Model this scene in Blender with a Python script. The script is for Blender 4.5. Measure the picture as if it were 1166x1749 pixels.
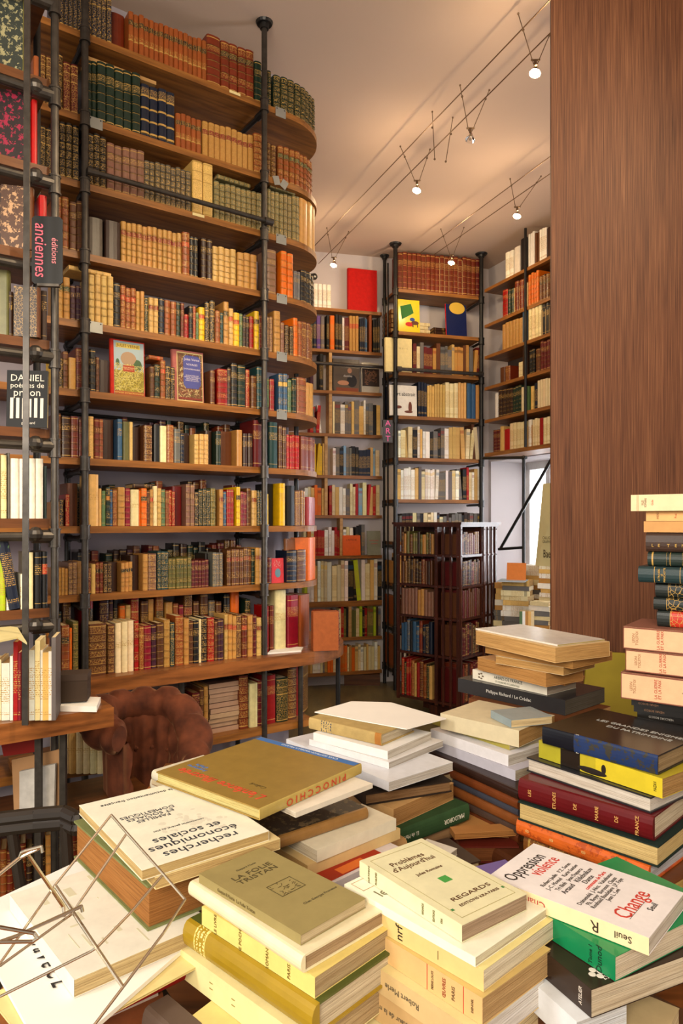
import bpy, math, random, bmesh
from mathutils import Vector, Matrix
R = random.Random(7)
for o in list(bpy.data.objects): bpy.data.objects.remove(o)
S = bpy.context.scene
COLL = S.collection
# ---------------------------------------------------------------- camera
F = 1200.0; HOR = 893.0; CZ = 1.5
cd = bpy.data.cameras.new('camera'); cam = bpy.data.objects.new('camera', cd); COLL.objects.link(cam)
cd.sensor_fit = 'VERTICAL'; cd.sensor_height = 36; cd.lens = F/1749*36
cd.shift_y = (HOR-874.5)/1749; cd.clip_start = .02
cam.location = (0, 0, CZ); cam.rotation_euler = (math.pi/2, 0, 0)
S.camera = cam
S.view_settings.view_transform = 'Standard'; S.view_settings.look = 'None'
S.view_settings.gamma = 1; S.view_settings.use_curve_mapping = False
S.view_settings.exposure = 0.74
# ---------------------------------------------------------------- world and big lights
w = bpy.data.worlds.new('world'); S.world = w; w.use_nodes = True
bg = w.node_tree.nodes['Background']; bg.inputs[1].default_value = .5
_wt = w.node_tree; _tc = _wt.nodes.new('ShaderNodeTexCoord'); _dp = _wt.nodes.new('ShaderNodeVectorMath'); _dp.operation = 'DOT_PRODUCT'
_wt.links.new(_tc.outputs['Generated'], _dp.inputs[0]); _dp.inputs[1].default_value = (.9, .4, .1)
_rp = _wt.nodes.new('ShaderNodeValToRGB'); _wt.links.new(_dp.outputs['Value'], _rp.inputs[0])
_rp.color_ramp.elements[0].position = .45; _rp.color_ramp.elements[0].color = (1, .93, .85, 1)
_rp.color_ramp.elements[1].position = .75; _rp.color_ramp.elements[1].color = (15, 15.4, 16, 1)
_wt.links.new(_rp.outputs[0], bg.inputs[0])
def area(name, loc, target, size, energy, col):
    l = bpy.data.lights.new(name, 'AREA'); l.shape = 'RECTANGLE'; l.size, l.size_y = size; l.energy = energy; l.color = col
    o = bpy.data.objects.new(name, l); COLL.objects.link(o); o.location = loc
    o.rotation_euler = (Vector(target)-Vector(loc)).to_track_quat('-Z', 'Y').to_euler(); return o
area('shop_window_daylight', (-1.75, .0, 2.25), (.15, 1.25, 1.0), (.45, .6), 17, (1, .95, .86))
area('front_window_daylight', (-.6, -1.7, 2.6), (-.9, 3.2, 1.9), (1.6, 1.4), 90, (1, .86, .66))
area('street_window_daylight', (3.4, 1.2, 2.4), (-1.2, 3.4, 1.7), (1.6, 2.2), 75, (1, .90, .76))
area('added_far_wall_fill', (2.75, 3.35, 1.7), (1.45, 6.4, 1.35), (.9, 1.8), 30, (.90, .93, 1))  # unseen cool fill lamp, added to brighten the wall beside the window
for _i, (_p, _t, _e) in enumerate((((.75, 1.9, 3.75), (-1.0, 3.3, 1.1), 62), ((1.9, .4, 3.75), (-1.0, 3.1, 1.6), 95), ((.6, 1.2, 3.75), (-.9, 3.2, 1.0), 60))):
    l = bpy.data.lights.new('cable_spot', 'SPOT'); l.energy = _e; l.color = (1, .78, .50); l.spot_size = 1.1; l.spot_blend = .8; l.shadow_soft_size = .04
    o = bpy.data.objects.new('cable_spot', l); COLL.objects.link(o); o.location = _p; o.rotation_euler = (Vector(_t)-Vector(_p)).to_track_quat('-Z', 'Y').to_euler()
def sun(energy, rot, col):
    l = bpy.data.lights.new('low_sun', 'SUN'); l.energy = energy; l.angle = .02; l.color = col
    o = bpy.data.objects.new('low_sun', l); COLL.objects.link(o); o.rotation_euler = rot
# ---------------------------------------------------------------- helpers
def xat(px, D): return (px-583)/F*D
def P(px, py, D): return Vector((xat(px, D), D, CZ+(HOR-py)/F*D))
def onz(px, py, z):
    D = (z-CZ)*F/(HOR-py); return Vector((xat(px, D), D, z))
def srgb(c):
    if isinstance(c, str): c = [int(c[i:i+2], 16)/255 for i in (0, 2, 4)]
    return tuple((x/12.92 if x <= .04045 else ((x+.055)/1.055)**2.4) for x in c)
def new_mat(name, rough=.6, spec=.3, metal=0):
    m = bpy.data.materials.new(name); m.use_nodes = True; nt = m.node_tree
    b = nt.nodes['Principled BSDF']; b.inputs['Roughness'].default_value = rough
    b.inputs['Specular IOR Level'].default_value = spec; b.inputs['Metallic'].default_value = metal
    return m, nt, b
def nd(nt, t, **k):
    n = nt.nodes.new(t)
    for a, v in k.items():
        if a.startswith('i_'): n.inputs[int(a[2:])].default_value = v
        else: setattr(n, a, v)
    return n
def mth(nt, op, a, b=None, c=None):
    n = nt.nodes.new('ShaderNodeMath'); n.operation = op
    for i, v in enumerate((a, b, c)):
        if v is None: continue
        if isinstance(v, (int, float)): n.inputs[i].default_value = v
        else: nt.links.new(v, n.inputs[i])
    return n.outputs[0]
def mixc(nt, fac, a, b, blend='MIX'):
    n = nt.nodes.new('ShaderNodeMix'); n.data_type = 'RGBA'; n.blend_type = blend
    for i, v in ((0, fac), (6, a), (7, b)):
        if isinstance(v, (int, float)): n.inputs[i].default_value = v
        elif isinstance(v, tuple): n.inputs[i].default_value = (*v[:3], 1)
        else: nt.links.new(v, n.inputs[i])
    return n.outputs[2]
def noise(nt, co, scale, detail=3, rough=.5, sc=None):
    if sc:
        mp = nt.nodes.new('ShaderNodeMapping'); mp.inputs['Scale'].default_value = sc; nt.links.new(co, mp.inputs[0]); co = mp.outputs[0]
    n = nt.nodes.new('ShaderNodeTexNoise'); n.inputs['Scale'].default_value = scale; n.inputs['Detail'].default_value = detail
    n.inputs['Roughness'].default_value = rough; nt.links.new(co, n.inputs['Vector']); return n.outputs[0]
def ramp(nt, fac, stops):
    n = nt.nodes.new('ShaderNodeValToRGB'); e = n.color_ramp.elements
    while len(e) < len(stops): e.new(.5)
    for i, (p, c) in enumerate(stops): e[i].position = p; e[i].color = (*c[:3], 1)
    nt.links.new(fac, n.inputs[0]); return n.outputs[0]
def bump(nt, b, h, s, dist=.002):
    n = nt.nodes.new('ShaderNodeBump'); n.inputs['Strength'].default_value = s; n.inputs['Distance'].default_value = dist
    nt.links.new(h, n.inputs['Height']); nt.links.new(n.outputs[0], b.inputs['Normal'])
def objco(nt): return nt.nodes.new('ShaderNodeTexCoord').outputs['Object']
# --- book material: base colour and print pattern come from the book's own colour attributes
def book_mat(name, rough, spec, grain):
    m, nt, b = new_mat(name, rough, spec)
    co = objco(nt)
    A = nd(nt, 'ShaderNodeAttribute', attribute_name='Col'); I = nd(nt, 'ShaderNodeAttribute', attribute_name='Ink')
    a = A.outputs['Alpha']
    def is_mode(k): return mth(nt, 'COMPARE', a, k/4, .06)
    base = A.outputs['Color']
    n1 = noise(nt, co, 35, 5, .65); v = mth(nt, 'MULTIPLY_ADD', n1, .7, .65)
    comb = nt.nodes.new('ShaderNodeCombineColor')
    for i in range(3): nt.links.new(v, comb.inputs[i])
    base = mixc(nt, 1.0 if grain else .5, base, comb.outputs[0], 'MULTIPLY')
    vo = nt.nodes.new('ShaderNodeTexVoronoi'); vo.feature = 'DISTANCE_TO_EDGE'; vo.inputs['Scale'].default_value = 110; nt.links.new(co, vo.inputs['Vector'])
    fil = mth(nt, 'MULTIPLY', mth(nt, 'LESS_THAN', vo.outputs['Distance'], .04), is_mode(1))
    n2 = noise(nt, co, 60, 4, .7); fil2 = mth(nt, 'MULTIPLY', mth(nt, 'GREATER_THAN', n2, .55), is_mode(2))
    sep = nt.nodes.new('ShaderNodeSeparateXYZ'); nt.links.new(co, sep.inputs[0])
    st = mth(nt, 'GREATER_THAN', mth(nt, 'FRACT', mth(nt, 'MULTIPLY', sep.outputs[0], 150)), .45)
    tx = mth(nt, 'GREATER_THAN', noise(nt, co, 420, 1, .5, (.6, 1, 1)), .5)
    fil3 = mth(nt, 'MULTIPLY', mth(nt, 'MULTIPLY', st, tx), is_mode(3))
    fac = mth(nt, 'ADD', mth(nt, 'ADD', fil, fil2), fil3)
    col = mixc(nt, fac, base, I.outputs['Color'])
    nt.links.new(col, b.inputs['Base Color'])
    nt.links.new(mth(nt, 'MULTIPLY', mth(nt, 'ADD', fac, is_mode(4)), I.outputs['Alpha']), b.inputs['Metallic'])
    if grain: bump(nt, b, noise(nt, co, 400, 2), .25, .0006)
    return m
M_leather = book_mat('book_leather', .38, .45, True)
M_cloth = book_mat('book_cloth', .75, .2, True)
M_card = book_mat('book_card', .55, .3, False)
M_gloss = book_mat('book_gloss', .24, .4, False)
def mk_pages():
    m, nt, b = new_mat('book_pages', .9, .1); co = objco(nt)
    A = nd(nt, 'ShaderNodeAttribute', attribute_name='Col')
    n = noise(nt, co, 12, 5, .75, (.5, .5, 60)); n2 = noise(nt, co, 10, 3, .5, (1, 1, 14))
    c = ramp(nt, n, [(.36, (.42, .38, .34)), (.5, (.86, .85, .84)), (.60, (1, 1, 1))])
    col = mixc(nt, .8, A.outputs['Color'], c, 'MULTIPLY')
    c2 = ramp(nt, n2, [(.35, (.72, .62, .5)), (.6, (1, 1, 1))]); col = mixc(nt, .4, col, c2, 'MULTIPLY')
    nt.links.new(col, b.inputs['Base Color']); bump(nt, b, n, .8, .002); return m
M_pages = mk_pages()
def wood(name, c1, c2, scale=3, rough=.5, stretch=(1, 12, 12), spec=.3, c3=None):
    m, nt, b = new_mat(name, rough, spec); co = objco(nt)
    n = noise(nt, co, scale, 6, .6, stretch)
    n2 = noise(nt, co, 2.2, 2)
    c = ramp(nt, n, [(.3, srgb(c1)), (.62, srgb(c2))] + ([(.8, srgb(c3))] if c3 else []))
    c = mixc(nt, .35, c, ramp(nt, n2, [(.3, (.45, .4, .36)), (.7, (1, 1, 1))]), 'MULTIPLY')
    nt.links.new(c, b.inputs['Base Color']); bump(nt, b, n, .3, .001); return m
M_shelf = wood('shelf_wood', '643c1b', 'a36a30', 2.5, .42)
M_shelf_dark = wood('shelf_dark_wood', '3f2412', '6c4122', 2.5, .4)
M_bench = wood('bench_wood', '4f2c14', '9c5f30', 3, .33, (1, 9, 9), .45)
M_pale = wood('pale_pine', 'a87c48', 'cfa468', 3, .5)
M_mahog = wood('mahogany', '2a120b', '4f2415', 3, .3, (12, 12, 1), .5)
M_floor = wood('floor_oak', '4e4228', '76653c', 2, .35, (6, 1, 1), .4)
def mk_oak():
    m, nt, b = new_mat('oak_veneer', .5, .3); co = objco(nt)
    n = noise(nt, co, 60, 5, .7, (5, 1, .045)); n2 = noise(nt, co, 7, 4, .6, (3, 1, .1)); n3 = noise(nt, co, 420, 2, .5, (1, 1, .012))
    wv = mth(nt, 'ADD', mth(nt, 'MULTIPLY', n, .5), mth(nt, 'ADD', mth(nt, 'MULTIPLY', n2, .2), mth(nt, 'MULTIPLY', n3, .4)))
    c = ramp(nt, wv, [(.40, srgb('3a1f13')), (.50, srgb('5a3521')), (.59, srgb('6e442b')), (.68, srgb('84583b'))])
    nt.links.new(c, b.inputs['Base Color']); bump(nt, b, wv, .25, .001); return m
M_oak = mk_oak()
def plain(name, c, rough=.6, spec=.3, metal=0, var=.12, sc=8):
    m, nt, b = new_mat(name, rough, spec, metal); co = objco(nt)
    n = noise(nt, co, sc, 4); c = srgb(c)
    nt.links.new(ramp(nt, n, [(.3, tuple(x*(1-var) for x in c)), (.7, tuple(min(1, x*(1+var)) for x in c))]), b.inputs['Base Color']); return m
M_pipe = plain('steel_pipe', '4a4540', .38, .5, .75, .25, 30)
M_pipe_dark = plain('black_pipe', '1d1b1a', .4, .5, .3, .3, 30)
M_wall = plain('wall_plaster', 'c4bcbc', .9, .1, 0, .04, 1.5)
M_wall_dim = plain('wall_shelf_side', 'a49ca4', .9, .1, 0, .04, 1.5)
M_backboard = plain('back_board', '5a4c44', .8, .2, 0, .1, 3)
M_ceil = plain('ceiling_plaster', 'c2ac9c', .95, .05, 0, .05, .8)
M_white = plain('white_paint', 'e6e4e2', .6)
M_black = plain('black_card', '17181b', .5)
M_wire = plain('cable_steel', '6b533c', .4, .5, .6)
M_chrome = plain('chrome_wire', 'd9cdb6', .18, .6, 1, .05)
M_brass = plain('plate_metal', '8d8d88', .5, .4, .5)
M_tag = plain('paper_tag', 'd8c48c', .8)
def emis(name, c, s):
    m, nt, b = new_mat(name); b.inputs['Emission Color'].default_value = (*c, 1); b.inputs['Emission Strength'].default_value = s
    b.inputs['Base Color'].default_value = (*c, 1); return m
M_bulb = emis('lamp_bulb', (1, .86, .62), 60)
M_glass, _nt, _b = new_mat('clear_glass', .03, .5); _b.inputs['Transmission Weight'].default_value = 1
def mk_velvet():
    m, nt, b = new_mat('brown_velvet', .85, .2); co = objco(nt)
    n = noise(nt, co, 14, 4); c = ramp(nt, n, [(.3, srgb('3a1c12')), (.7, srgb('693823'))])
    nt.links.new(c, b.inputs['Base Color']); b.inputs['Sheen Weight'].default_value = .25
    b.inputs['Sheen Tint'].default_value = (.8, .4, .2, 1); b.inputs['Sheen Roughness'].default_value = .35; return m
M_velvet = mk_velvet()
_pm = {}
def ink(c, rough=.6, spec=.3, metal=0):
    k = (c, rough, metal)
    if k not in _pm:
        m, nt, b = new_mat('ink_'+c, rough, spec, metal); b.inputs['Base Color'].default_value = (*srgb(c), 1); _pm[k] = m
    return _pm[k]
# --- mesh collector
class MB:
    def __init__(s): s.v = []; s.f = []; s.c = []; s.k = []; s.sm = []
    def quad(s, pts, col=(1, 1, 1), mode=0, inkc=(0, 0, 0), met=0, sm=False):
        n = len(s.v); s.v += [tuple(p) for p in pts]; s.f.append(tuple(range(n, n+len(pts))))
        s.c.append((*col, mode/4)); s.k.append((*inkc, met)); s.sm.append(sm)
    def box(s, lo, hi, M=None, **k):
        x0, y0, z0 = lo; x1, y1, z1 = hi
        p = [Vector(q) for q in ((x0,y0,z0),(x1,y0,z0),(x1,y1,z0),(x0,y1,z0),(x0,y0,z1),(x1,y0,z1),(x1,y1,z1),(x0,y1,z1))]
        if M is not None: p = [M @ q for q in p]
        for f in ((0,3,2,1),(4,5,6,7),(0,1,5,4),(1,2,6,5),(2,3,7,6),(3,0,4,7)): s.quad([p[i] for i in f], **k)
    def tube(s, a, b, r, n=12, r2=None, cap=True, **k):
        a = Vector(a); b = Vector(b); d = (b-a).normalized(); r2 = r if r2 is None else r2
        u = d.orthogonal().normalized(); w = d.cross(u)
        ra = [a+(u*math.cos(t)+w*math.sin(t))*r for t in [2*math.pi*i/n for i in range(n)]]
        rb = [b+(u*math.cos(t)+w*math.sin(t))*r2 for t in [2*math.pi*i/n for i in range(n)]]
        for i in range(n): s.quad([ra[i], ra[(i+1) % n], rb[(i+1) % n], rb[i]], sm=True, **k)
        if cap: s.quad(list(reversed(ra)), **k); s.quad(rb, **k)
    def sphere(s, c, r, n=12, sc=(1, 1, 1), **k):
        c = Vector(c)
        def pt(i, j):
            th = math.pi*i/(n//2); ph = 2*math.pi*j/n
            return c+Vector((r*sc[0]*math.sin(th)*math.cos(ph), r*sc[1]*math.sin(th)*math.sin(ph), r*sc[2]*math.cos(th)))
        for i in range(n//2):
            for j in range(n):
                q = [pt(i, j), pt(i+1, j), pt(i+1, j+1), pt(i, j+1)]
                if i == 0: q = q[:1]+q[1:3]
                elif i == n//2-1: q = [q[0], q[1], q[3]]
                s.quad(q, sm=True, **k)
    def path(s, pts, r, n=10, closed=False):
        for i in range(len(pts)-1): s.tube(pts[i], pts[i+1], r, n)
        for p in pts[1:-1]: s.sphere(p, r*1.02, 8)
    def add(s, o, M=None):
        n = len(s.v); s.v += [tuple(M @ Vector(p)) for p in o.v] if M is not None else o.v
        s.f += [tuple(i+n for i in f) for f in o.f]; s.c += o.c; s.k += o.k; s.sm += o.sm
    def mesh(s, name, mat, weld=False):
        me = bpy.data.meshes.new(name); me.from_pydata(s.v, [], s.f)
        mats = mat if isinstance(mat, (list, tuple)) else [mat]
        for m in mats: me.materials.append(m)
        col = me.attributes.new('Col', 'FLOAT_COLOR', 'CORNER'); ik = me.attributes.new('Ink', 'FLOAT_COLOR', 'CORNER')
        cb = []; kb = []
        for f, c, k in zip(s.f, s.c, s.k):
            for _ in f: cb += c; kb += k
        col.data.foreach_set('color', cb); ik.data.foreach_set('color', kb)
        me.polygons.foreach_set('use_smooth', s.sm)
        if weld:
            bm = bmesh.new(); bm.from_mesh(me); bmesh.ops.remove_doubles(bm, verts=bm.verts, dist=1e-5); bm.to_mesh(me); bm.free()
        me.update(); return me
    def build(s, name, mat, parent=None, M=None, weld=False):
        o = bpy.data.objects.new(name, s.mesh(name, mat, weld)); COLL.objects.link(o)
        if parent is not None: o.parent = par_(parent) if name not in ('cover', 'page_block') else parent
        if M is not None: o.matrix_local = M
        return o
def tag(o, label=None, cat=None, group=None, kind=None):
    if label: o['label'] = label
    if cat: o['category'] = cat
    if group: o['group'] = group
    if kind: o['kind'] = kind
    return o
def empty(name, M, label, cat, group=None):
    o = bpy.data.objects.new(name, None); COLL.objects.link(o); o.empty_display_size = .05
    o.matrix_world = M if isinstance(M, Matrix) else Matrix.Translation(M)
    return tag(o, label, cat, group)
def struct(o): o['kind'] = 'structure'; return o
def basis(o, X, Y, Z):
    M = Matrix((X, Y, Z)).transposed().to_4x4(); M.translation = o; return M
COVER = {}
def par_(e): return COVER.get(e.name, e)
def text_obj(name, s, size, M, mat, parent, ext=.0002, align='CENTER', shear=0, sx=1):
    cu = bpy.data.curves.new(name, 'FONT'); cu.body = s; cu.size = size; cu.extrude = ext; cu.align_x = align; cu.align_y = 'CENTER'; cu.shear = shear
    cu.resolution_u = 2; cu.space_line = .95
    t = bpy.data.objects.new(name, cu); COLL.objects.link(t)
    me = bpy.data.meshes.new_from_object(t.evaluated_get(bpy.context.evaluated_depsgraph_get()))
    bpy.data.objects.remove(t); bpy.data.curves.remove(cu)
    me.materials.clear(); me.materials.append(mat)
    o = bpy.data.objects.new(name, me); COLL.objects.link(o); o.parent = par_(parent)
    o.matrix_local = M @ Matrix.Diagonal((sx, 1, 1, 1)); return o
# ---------------------------------------------------------------- book geometry
GOLD = srgb('b58e48')
# lying frame: x along the spine, y spine -> fore edge, z thickness
def book_geo(L, W, T, rows, side, page, hard=True, bulge=None, nseg=6, sidemode=0, sideink=GOLD, ov=.003, top=None):
    cov = MB(); pg = MB()
    if hard:
        b = min(.0028, T*.12); bl = min(T*.38, .010) if bulge is None else bulge
        for z0, z1, sc in ((0, b, side), (T-b, T, top or side)):
            cov.box((0, 0, z0), (L, W, z1), col=sc, mode=sidemode, inkc=sideink)
        pg.box((ov, .001, b), (L-ov, W-ov, T-b), col=page)
    else:
        b = min(.0008, T*.1); bl = 0 if bulge is None else bulge; nseg = 1 if not bl else 3
        cov.box((0, 0, 0), (L, W, b), col=side, mode=sidemode, inkc=sideink)
        cov.box((0, 0, T-b), (L, W, T), col=top or side, mode=sidemode, inkc=sideink)
        pg.box((.0005, .0005, b), (L-.0005, W-.0008, T-b), col=page)
    def prof(x, e):
        out = []
        for k in range(nseg+1):
            t = math.pi*k/nseg
            out.append(Vector((x, -(bl+e)*(math.sin(t)**.8 if 0 < k < nseg else 0)-(e if bl else 0)-.0002, T/2-T/2*math.cos(t))))
        return out
    if nseg == 1:
        prof = lambda x, e: [Vector((x, -.0003, 0)), Vector((x, -.0003, T))]
    for (x0, x1, c, mode, ic, met, e) in rows:
        a = prof(x0*L, e); d = prof(x1*L, e)
        for k in range(nseg): cov.quad([a[k], d[k], d[k+1], a[k+1]], col=c, mode=mode, inkc=ic, met=met, sm=nseg > 1)
    c0 = rows[0][2]
    if nseg > 1:
        cov.quad(prof(0, 0), col=c0); cov.quad(list(reversed(prof(L, 0))), col=c0)
    return cov, pg
def jit(c, a=.12):
    k = 1+R.uniform(-a, a); return tuple(max(0, min(1, x*k*(1+R.uniform(-.04, .04)))) for x in c)
def sp_rows(style, c, lab=None, lab2=None, gold=None):
    g = gold or GOLD; out = []
    def seg(x0, x1, col=c, mode=0, met=0, e=0): out.append((x0, x1, col, mode, g, met, e))
    if style in ('band', 'bandfil', 'bandlab'):
        n = 5; x = .0; seg(0, .04, e=0); seg(.04, .05, g, 0)
        pos = [.05]+[.05+.9*i/(n+1) for i in range(1, n+1)]+[.95]
        for i in range(n+1):
            a = pos[i]+(.014 if i else 0); b = pos[i+1]-(.014 if i < n else 0)
            col = c; mode = 1 if style == 'bandfil' else (3 if style == 'band' and i in (4,) else 0)
            if style != 'band' and i == 4 and lab: col = lab; mode = 3
            if style == 'bandlab' and i == 3 and lab2: col = lab2; mode = 3
            if style == 'bandlab' and mode == 0 and i in (1, 5): mode = 1
            seg(a, a+.006, g, 0); seg(a+.006, b-.006, col, mode); seg(b-.006, b, g, 0)
            if i < n: seg(pos[i+1]-.014, pos[i+1]+.014, tuple(x*.85 for x in c), 0, 0, .0018)
        seg(.95, .96, g, 0); seg(.96, 1)
    elif style == 'fil':
        seg(0, .03); seg(.03, .05, g); seg(.05, .62, c, 1); seg(.62, .64, g); seg(.64, .78, lab or c, 3); seg(.78, .8, g); seg(.8, .95, c, 1); seg(.95, .97, g); seg(.97, 1)
    elif style == 'cloth':
        seg(0, .08); seg(.08, .09, g); seg(.09, .6); seg(.6, .78, lab or c, 3); seg(.78, .9); seg(.9, .91, g); seg(.91, 1)
    elif style == 'pb':     # paperback with a dark or coloured title block
        seg(0, .08); seg(.08, .14, c, 3); seg(.14, .3); seg(.3, .75, c, 3); seg(.75, 1)
    elif style == 'pb2':
        seg(0, .06); seg(.06, .10, c, 3); seg(.10, .35); seg(.35, .76, c, 3); seg(.76, .80); seg(.80, .90, tuple((x+y)/2 for x, y in zip(lab or c, c))); seg(.9, 1)
    elif style == 'dark2':   # horizontal dark band across upper part
        k = srgb('2a1c18'); seg(0, .3); seg(.3, .33, g, 0); seg(.33, .45, c, 3); seg(.45, .68); seg(.68, .8, k, 3); seg(.8, 1)
    elif style == 'dots':
        seg(0, .06)
        for i in range(4):
            x = .08+i*.23; seg(x, x+.035, g); seg(x+.035, x+.23) if i < 3 else None
        seg(.805, .94, c, 3); seg(.94, 1)
        out.sort(key=lambda r: r[0])
    elif style == 'tape':    # old vellum/boards
        seg(0, .5); seg(.5, .62, lab or c, 3); seg(.62, 1)
    else: seg(0, 1)
    return out
PAL = {  # key: (name, hex, variants..)
 'org': ('orange-brown', '98522e'), 'tan': ('tan', 'b0814a'), 'ltan': ('light-tan', 'c9a468'), 'brn': ('brown', '6d4126'), 'dbr': ('dark-brown', '40261a'),
 'red': ('red', 'a3241f'), 'dred': ('dark-red', '6a1c1c'), 'crim': ('crimson', '8f2030'), 'grn': ('dark-green', '1e3427'), 'lgr': ('sage-green', '5f7a52'), 'blk': ('black', '1f1c1c'),
 'nvy': ('navy', '19233a'), 'blu': ('blue', '3d6080'), 'teal': ('teal', '24494a'), 'pur': ('purple-brown', '4d2434'), 'yel': ('yellow', 'd2ab3c'), 'crm': ('cream', 'dccb9a'),
 'gry': ('grey', '6f6a66'), 'wht': ('white', 'e6dfd0'), 'ora': ('orange', 'd36a28'), 'pnk': ('pinkish-brown', '8a6350'), 'oli': ('olive', '6e6a38'), 'brd': ('red-brown', '7e3420'),
 'vio': ('violet', '6b4d94'), 'lim': ('lime-green', 'a6b840'), 'sbl': ('light-blue', '7fa2b8'), 'ired': ('bright-red', 'b3241f'), 'slv': ('silver-grey', '655c50'), 'gcr': ('greenish-cream', '7a7452')}
def desat(c, s=1.12, k=1.05):
    g = .3*c[0]+.59*c[1]+.11*c[2]; f = k*min(1, .5+1.6*g); return tuple(max(.002, (g+(x-g)*s)*f) for x in c)
COLS = {k: desat(srgb(v[1])) if k not in ('wht', 'crm') else srgb(v[1]) for k, v in PAL.items()}
PAGE = [srgb(x) for x in ('d8c49a', 'c9ad7c', 'e2d3b0', 'b8935f')]
ANT = []; MOD = []      # all shelf books are collected first, then the largest become single objects
def proj_area(p, wm, hm): return (wm*F/p.y)*(hm*F/p.y)
def shelf_book(pool, pos, nrm, wd, ht, dp, ckey, style, case, shelf, lab=None, lean=0, mat=None, hard=True, sidemode=0):
    """pos = foot of the spine (centre), nrm = direction into the shelf"""
    nrm = Vector(nrm).normalized(); up = Vector((0, 0, 1)); Z = up.cross(nrm)
    if lean:
        q = Matrix.Rotation(lean, 3, nrm); up = q @ up; Z = q @ Z
    pos = Vector(pos); o = pos - Z*(wd/2)
    M = basis(o, up, nrm, Z)
    sc = sum(abs(v) for v in ())
    pool.append(dict(M=M, pos=pos, wd=wd, ht=ht, dp=dp, c=ckey, style=style, case=case, shelf=shelf, lab=lab, mat=mat, hard=hard, sm=sidemode,
                     col=jit(COLS[ckey]), vis=proj_area(pos, wd, ht), page=R.choice(PAGE), seed=len(pool)))
# ---------------------------------------------------------------- room shell
CEIL = 4.003
def slab(name, pts, z0, z1, mat):
    m = MB(); n = len(pts)
    m.quad([(x, y, z1) for x, y in pts]); m.quad([(x, y, z0) for x, y in reversed(pts)])
    for i in range(n):
        a = pts[i]; b = pts[(i+1) % n]; m.quad([(a[0], a[1], z0), (b[0], b[1], z0), (b[0], b[1], z1), (a[0], a[1], z1)])
    return m.build(name, mat)
V2 = lambda x, y: Vector((x, y))
u = V2(.815, .579); nA = V2(-.579, .815)
P3 = V2(-1.109, 3.024); P4 = V2(-.397, 3.53)
S4 = (P4-P3).length
def A(s, d): return P3+u*s+nA*d
struct(slab('floor', [(-4, -2), (4, -2), (4, 8.5), (-4, 8.5)], -.05, 0, M_floor))
struct(slab('ceiling', [(-4, -2), (4, -2), (4, 8.5), (-4, 8.5)], CEIL, CEIL+.05, M_ceil))
wa = [A(-2.6, .31), A(S4+.34, .31), A(S4+.34, 4.5), A(-2.6, 4.5)]
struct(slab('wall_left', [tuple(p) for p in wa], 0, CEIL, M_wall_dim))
# back wall, then the right wall with the window
nB = V2(-.23, .973); uB = V2(.973, .23)
B0 = V2(.60, 6.68)                        # plan point of the back wall behind the corner case
def Bw(s, d): return B0+uB*s+nB*d
uC = V2(.961, .277); nC = V2(-.277, .961); C0 = V2(xat(675, 6.3), 6.3)
def Cc(s, d): return C0+uC*s+nC*d
uD = V2(.399, -.917); nD = V2(.917, .399); D0 = V2(xat(825, 6.5), 6.5)
def Dd(s, d): return D0+uD*s+nD*d
struct(slab('wall_back', [tuple(Bw(-3.2, .0)), tuple(Bw(.25, .0)), tuple(Cc(.15, .34)), tuple(Cc(1.25, .34)), tuple(Cc(1.25, .6)), tuple(Bw(-3.2, .6))], 0, CEIL, M_wall))
W0, W1, WZ0, WZ1 = -.30, 1.9, .88, 2.10       # window opening along the right wall
m = MB()
def wbox(mm, s0, s1, z0, z1, d0=.30, d1=.85):
    q = [Dd(s0, d0), Dd(s1, d0), Dd(s1, d1), Dd(s0, d1)]
    for f in ([(q[i], z1) for i in (0, 1, 2, 3)], [(q[i], z0) for i in (3, 2, 1, 0)]): mm.quad([(p.x, p.y, z) for p, z in f])
    for i in range(4):
        a = q[i]; b = q[(i+1) % 4]; mm.quad([(a.x, a.y, z0), (b.x, b.y, z0), (b.x, b.y, z1), (a.x, a.y, z1)])
wbox(m, -.9, W0, 0, CEIL); wbox(m, W1, 3.4, 0, CEIL); wbox(m, W0, W1, 0, WZ0); wbox(m, W0, W1, WZ1, CEIL)
struct(m.build('wall_right', M_wall))
m = MB()
for a, b, z0, z1 in ((W0, W0+.06, WZ0, WZ1), (W1-.06, W1, WZ0, WZ1), (W0, W1, WZ0, WZ0+.06), (W0, W1, WZ1-.07, WZ1), (W0+.30, W0+.36, WZ0, WZ1), (W0+1.1, W0+1.16, WZ0, WZ1)):
    wbox(m, a, b, z0, z1, .72, .77)
wf = struct(m.build('window_1', M_white))
m = MB(); wbox(m, W0+.03, W1-.03, WZ0+.03, WZ1-.03, .742, .746); m.build('window_pane', M_glass, wf)
m = MB(); m.box((3.0, -2, 0), (3.15, 3.4, CEIL)); struct(m.build('light_block_wall', M_wall))  # unseen wall added to keep the bright right-hand sky off the foreground
# oak veneered wall panel close to the camera on the right
m = MB(); X0 = xat(941, 2.45)
m.box((X0, 2.45, .0), (X0+1.9, 2.462, CEIL)); m.box((X0+.06, 2.462, .0), (X0+1.9, 2.60, CEIL))
struct(m.build('wall_right_panelled', M_oak))
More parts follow.
